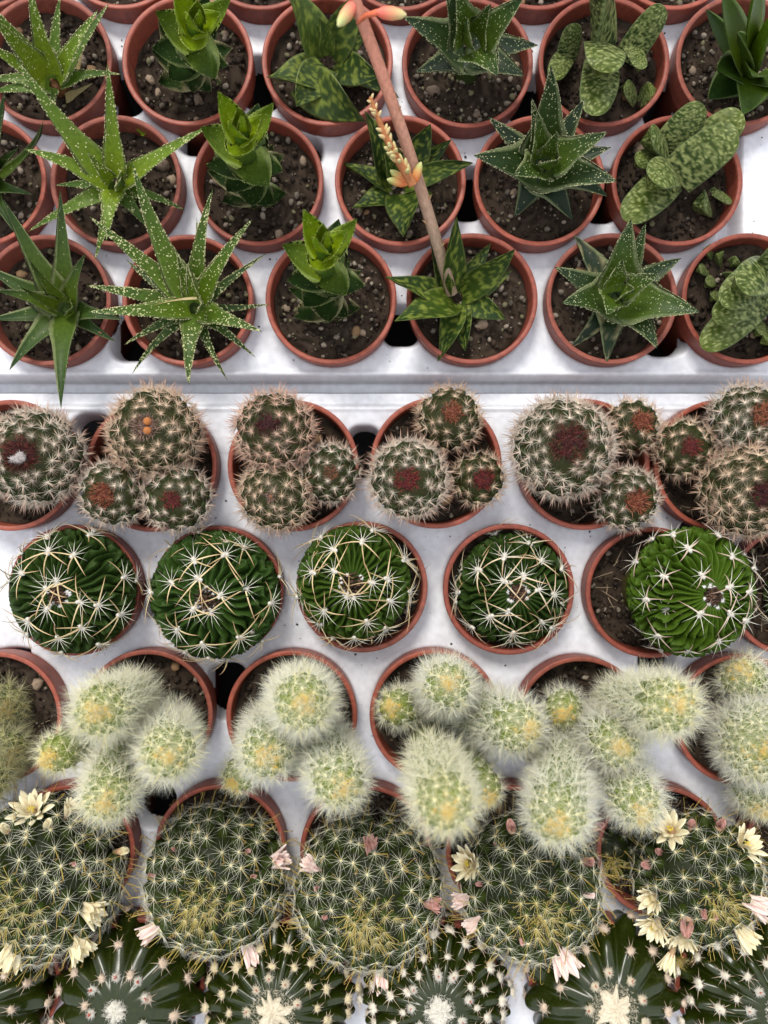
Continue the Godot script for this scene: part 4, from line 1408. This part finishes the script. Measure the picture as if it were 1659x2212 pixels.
# ---------------------------------------------------------------- flowering cacti with hooked spines
func build_flowering_cacti() -> void:
	rng.seed = 909
	var g := "flowering cacti with hooked spines"
	var wht := Color(0.82, 0.78, 0.56)
	var yel := Color(0.52, 0.40, 0.10)
	var kinds := []
	for k in 4:
		kinds.append(tubercle(0.0029, 0.0042, Color(0.038, 0.062, 0.015), 0.00048, Color(0.72, 0.60, 0.30), 14, 0.0074, 0.36, 0.000085, wht, Color(0.70, 0.70, 0.64), 1 + k % 2, 0.0085, yel, Color(0.46, 0.30, 0.08), 0.0018))
	var young := tubercle(0.0018, 0.0026, Color(0.05, 0.085, 0.02), 0.0004, Color(0.76, 0.66, 0.4), 14, 0.0056, 0.75, 0.000085, Color(0.70, 0.64, 0.36), Color(0.72, 0.66, 0.44), 4, 0.006, Color(0.55, 0.45, 0.12), Color(0.5, 0.36, 0.1), 0.0012)
	# flowers: x, y, kind 0 cream 1 pink 2 dry pink, opening, size
	var list := [
		[150, 1838, "flowering cactus with cream blossoms at the left edge", [[92, 1892, 180, 0.016]], [[70, 1752, 0, 0.95, 1.25], [104, 1785, 0, 0.16, 1.35], [14, 1792, 0, 0.16, 1.2], [150, 1748, 0, 0.4, 0.9], [268, 1838, 0, 0.14, 1.1], [186, 1962, 0, 0.5, 1.3], [160, 2028, 0, 0.5, 1.5], [32, 2040, 0, 0.5, 1.5], [158, 1830, 2, 0.2, 0.8], [105, 2020, 2, 0.14, 1.0], [160, 1868, 2, 0.14, 0.8]]],
		[475, 1836, "flowering cactus with three pink blossoms low on its sides, second from left", [[468, 1896, 158, 0.016]], [[588, 1862, 1, 0.42, 1.25], [340, 2000, 1, 0.3, 1.35], [534, 2045, 1, 0.32, 1.35], [418, 1796, 2, 0.2, 0.8], [483, 1794, 2, 0.2, 0.8], [378, 1832, 2, 0.2, 0.9], [536, 1838, 2, 0.2, 0.7], [332, 1886, 2, 0.25, 1.0], [578, 1936, 2, 0.18, 0.9], [348, 1930, 2, 0.18, 0.8], [552, 1895, 2, 0.18, 0.7]]],
		[790, 1838, "flowering cactus covered in pale threads with few blossoms, middle of its row", [[796, 1920, 166, 0.014]], [[686, 1876, 1, 0.35, 1.2], [800, 1835, 2, 0.3, 1.0], [684, 1920, 2, 0.2, 0.8], [822, 2098, 1, 0.34, 1.3], [924, 1950, 2, 0.35, 1.0], [895, 1872, 2, 0.2, 0.8], [858, 1870, 2, 0.2, 0.8], [702, 1980, 2, 0.2, 0.8]]],
		[1105, 1838, "flowering cactus with yellow threaded crown and one large white blossom in front", [[1145, 1912, 158, 0.018]], [[1014, 1866, 0, 0.8, 1.15], [1104, 1786, 2, 0.12, 1.35], [1074, 1822, 2, 0.14, 1.0], [1264, 1864, 2, 0.2, 1.3], [1296, 1784, 2, 0.14, 1.0], [1012, 1940, 1, 0.3, 1.2], [1268, 1930, 1, 0.14, 1.1], [1036, 1988, 1, 0.26, 1.2], [1080, 2032, 1, 0.2, 1.2], [1130, 2028, 2, 0.12, 1.0], [1205, 2046, 1, 0.42, 1.7], [1224, 1842, 2, 0.14, 0.9], [1036, 1908, 2, 0.14, 0.9]]],
		[1430, 1840, "flowering cactus with many cream and pink blossoms near the right edge", [[1506, 1892, 140, 0.018], [1316, 1838, 66, 0.002], [1445, 2040, 52, 0.004], [1400, 1800, 60, 0.0]], [[1448, 1792, 0, 0.95, 1.15], [1494, 1782, 2, 0.12, 1.2], [1556, 1782, 2, 0.12, 1.2], [1606, 1826, 0, 0.85, 1.25], [1400, 1868, 2, 0.16, 1.3], [1424, 1840, 2, 0.14, 1.0], [1412, 1936, 0, 0.6, 1.15], [1413, 2000, 0, 0.9, 1.1], [1474, 2022, 0, 0.7, 1.1], [1484, 1992, 2, 0.1, 1.7], [1600, 2010, 0, 0.55, 1.3], [1612, 1945, 1, 0.4, 1.5], [1520, 1972, 2, 0.14, 1.0], [1540, 1974, 2, 0.14, 1.0], [1446, 2075, 0, 0.5, 1.0]]],
		[1745, 1845, "dark thread covered cactus mostly cut off by the right edge", [[1760, 1900, 130, 0.006]], []]]
	for q in list:
		var t := thing("potted_flowering_cactus", q[2], "cactus", g, q[0], q[1])
		add_pot(t, 0.1, 1)
		straws(t, 30)
		var first_head := []
		for e in q[3]:
			var hc: float = e[3] - 0.012
			var k := PX * (D - hc) / D
			var r: float = e[2] * k * 0.84
			var c := W(e[0], e[1], hc)
			var hh := r * 0.80
			var lean := Vector3((c.x - org.x) * 8.0, 1.0, (c.z - org.z) * 8.0).normalized()
			var bs := frame(lean, rng.randf() * TAU)
			if first_head.is_empty():
				first_head = [c, r, hh, bs]
			var head := part("head", dome(c, bs, r, hh, 16, 36, 2.3, Color(0.018, 0.028, 0.009), "skin"), t)
			var b := mb()
			tube(b, [Vector3(lerpf(c.x, org.x, 0.4), RIM - 0.012, lerpf(c.z, org.z, 0.4)), c], [minf(r * 0.7, 0.018), r * 0.8], 14, [Color(0.05, 0.05, 0.03), Color(0.03, 0.05, 0.02)])
			part("stem", b.mesh(M.skin), t)
			var n := int(clampf(5.0 * r * r / (0.0043 * 0.0043), 40, 340))
			var pts := spread(c, bs, r, hh, n, 2.0, 0.66, 0.1)
			var sc := clampf(r / 0.026, 0.55, 1.0)
			var sets := [[], [], [], []]
			var top := []
			for p in pts:
				if p[2] < 0.42:
					top.append(p)
				else:
					sets[rng.randi() % 4].append(p)
			for s in 4:
				var d := dots(sets[s], lean, func(ph): return clampf(0.55 + ph * 0.6, 0.5, 1.0) * sc, func(_ph):
					var f := rng.randf_range(0.82, 1.12)
					return Color(f, f, f))
				many("spines", kinds[s], d[0], d[1], head)
			var d2 := dots(top, lean, func(_ph): return rng.randf_range(0.9, 1.15) * sc, func(_ph): return Color(1, 1, 1))
			many("crown_spines", young, d2[0], d2[1], head)
			if q[0] != 150:
				var yt := part("crown_threads", tuft(70, r * 0.26, 0.006, 0.0001, [Color(0.55, 0.44, 0.10), Color(0.62, 0.54, 0.2), Color(0.42, 0.30, 0.07)], 0.5, "spine"), head, Transform3D(bs, c + lean * hh - org + lean * 0.0015))
				yt.set_meta("kind", "stuff")
		for f in q[4]:
			# set each blossom on the side of the head it grows from
			var c: Vector3 = first_head[0]
			var r: float = first_head[1]
			var hh: float = first_head[2]
			var probe := W(f[0], f[1], c.y - RIM + hh * 0.5)
			var flat := Vector2(probe.x - c.x, probe.z - c.z)
			var u := clampf(flat.length() / r, 0.0, 0.97)
			var y := c.y + hh * sqrt(1.0 - u * u) * 0.95 + 0.0022
			var at := W(f[0], f[1], y - RIM)
			var axis := Vector3(flat.x, 0, flat.y).normalized() * (0.35 + u * 0.75) + Vector3(0, 1.1 - u * 0.4 + f[3] * 0.3, 0)
			if f[3] > 0.22 and f[3] < 0.6:
				axis.y *= 0.35
			flower(t, at - axis.normalized() * 0.003, axis, f[2], f[3], f[4] * 0.92)

# ---------------------------------------------------------------- glossy ribbed cacti
func glossy_at(o: Dictionary, th: float, s: float) -> Vector3:
	var ph: float = maxf(s * 2.0, 0.004)
	var a: float = th * o.n
	var ridge := 0.5 + 0.5 * cos(a)
	var groove := pow(1.0 - ridge, 2.0)
	var chin := ridge * cos((s * o.per - 0.15) * TAU)
	var k: float = 1.0 - groove * o.depth * smoothstep(0.08, 0.4, s) + chin * 0.048 * smoothstep(0.15, 0.4, s)
	return o.c + o.bs * Vector3(sin(ph) * cos(th) * o.r * k, cos(ph) * o.h * (0.4 + 0.6 * k), sin(ph) * sin(th) * o.r * k)

func areole(kind: int) -> ArrayMesh:
	var m := ArrayMesh.new()
	var b := mb0()
	var wc: Color = [Color(0.76, 0.62, 0.48), Color(0.80, 0.70, 0.46), Color(0.84, 0.79, 0.66)][kind]
	for k in 2:
		fuzz(b, Vector3(rng.randf_range(-0.4, 0.4), 0.5, k - 0.5) * 0.0009, 0.0021, 70, wc)
	b.mesh(M.wool, m)
	b = mb0()
	var n: int = 8
	for k in n:
		var a := TAU * (k + rng.randf_range(-0.25, 0.25)) / n
		var ln := rng.randf_range(0.0034, 0.0064)
		spine(b, Vector3(0, 0.0005, 0), Vector3(cos(a), rng.randf_range(0.25, 0.6), sin(a)), ln, 0.00014, Vector3(0, -0.0006, 0), Color(0.66, 0.50, 0.36), Color(0.68, 0.50, 0.38), 2)
	for k in 5:
		spine(b, Vector3(0, 0.0006, 0), Vector3(rng.randf_range(-0.6, 0.6), 1, rng.randf_range(-0.6, 0.6)), 0.0016, 0.00014, Vector3.ZERO, Color(0.5, 0.2, 0.1), Color(0.45, 0.14, 0.08))
	b.mesh(M.spine, m)
	return m

func build_glossy_cacti() -> void:
	rng.seed = 1010
	var g := "glossy dark green ribbed cacti"
	var sets := [[], [], []]
	for k in 3:
		for j in 4:
			sets[k].append(areole(k))
	var list := [
		[-10, 2125, -25, 2140, 150, 16, 0, "glossy dark cactus in the bottom left corner", 0, 3.4],
		[300, 2125, 286, 2140, 172, 14, 0, "glossy dark cactus with red flecked woolly buds at its crown", 1, 3.0],
		[618, 2128, 604, 2144, 170, 24, 1, "glossy ribbed cactus with close yellowish wool dots and ring of tufts", 2, 4.0],
		[940, 2128, 942, 2142, 166, 24, 2, "glossy ribbed cactus thickly dotted with white wool, pale crown", 3, 4.6],
		[1285, 2128, 1296, 2136, 174, 15, 0, "glossy dark cactus with large pale woolly star at its crown", 4, 3.2],
		[1600, 2128, 1632, 2142, 176, 22, 2, "glossy dark cactus with white wool dots in the bottom right corner", 3, 4.2]]
	for i in list.size():
		var q: Array = list[i]
		var t := thing("potted_glossy_cactus", q[7], "cactus", g, q[0], q[1])
		add_pot(t, 0.15, 1)
		straws(t, 10)
		var hc := 0.002
		var k := PX * (D - hc) / D
		var o := {"c": W(q[2], q[3], hc), "bs": frame(Vector3(0, 1, -0.22)), "r": q[4] * k * 0.94, "h": q[4] * k * 0.62, "n": q[5], "per": q[9], "depth": 0.15}
		var cols: int = 12 * q[5]
		var b := mb()
		var rows := 44
		for a in rows + 1:
			for j in cols:
				b.p(glossy_at(o, TAU * j / cols, float(a) / rows), jit(Color(0.022, 0.036, 0.006), 0.08))
		b.sheet(0, rows + 1, cols, true, true)
		var head := part("head", b.mesh(M.gloss), t)
		b = mb()
		tube(b, [Vector3(org.x, RIM - 0.012, org.z), o.c - Vector3(0, 0.008, 0)], [0.016, 0.02], 14, [Color(0.06, 0.06, 0.03), Color(0.03, 0.05, 0.02)])
		part("stem", b.mesh(M.skin), t)
		for j in q[5]:
			for a in 6:
				var s: float = (a + 0.62 + 0.5 * (j % 2)) / q[9]
				if s < 0.2 or s > 0.92:
					continue
				var th: float = TAU * j / q[5]
				s += rng.randf_range(-0.012, 0.012)
				var ph := s * 2.0
				var nm: Vector3 = (o.bs * Vector3(sin(ph) * cos(th) / o.r, cos(ph) / o.h, sin(ph) * sin(th) / o.r)).normalized()
				part("areole", sets[q[6]][rng.randi() % 4], head, Transform3D(seat(nm, o.bs.y) * Basis(Vector3.UP, rng.randf() * TAU) * rng.randf_range(0.85, 1.1) * (1.0 if s > 0.35 else 0.8), glossy_at(o, th, s) - org))
		glossy_crown(head, o, q[8])

func glossy_crown(head: Node3D, o: Dictionary, kind: int) -> void:
	var top: Vector3 = o.c + o.bs.y * o.h
	var cw := Color(0.72, 0.64, 0.48) if kind == 4 or kind == 2 else Color(0.70, 0.67, 0.58)
	var b := mb()
	var rad := {0: 0.004, 1: 0.0045, 2: 0.0085, 3: 0.0062, 4: 0.0092}[kind] as float
	wool_pad(b, top, o.bs, rad, 6 if kind == 4 else 9, 0.2 if kind in [2, 4] else 0.1, 16.0, cw, int(rad * 90000.0))
	part("crown_wool", b.mesh(M.wool), head).set_meta("kind", "stuff")
	# woolly buds round the crown, some flecked with red
	for k in (9 if kind > 0 else 4):
		var a := TAU * (k + rng.randf_range(-0.2, 0.2)) / 9.0
		var s := rng.randf_range(0.15, 0.22)
		var p := glossy_at(o, a, s)
		var bs := frame(o.bs.y + Vector3(cos(a), 0, sin(a)) * 0.3)
		var w := mb()
		fuzz(w, p, 0.0024, 110, cw, bs.y)
		var nred := 16 if kind == 1 else 5
		for j in nred:
			spine(w, p + bs.y * 0.001, bs * Vector3(rng.randf_range(-0.5, 0.5), 1, rng.randf_range(-0.5, 0.5)), 0.0022, 0.0002, Vector3.ZERO, Color(0.5, 0.08, 0.04), Color(0.42, 0.05, 0.03))
		part("woolly_bud", w.mesh(M.wool), head)
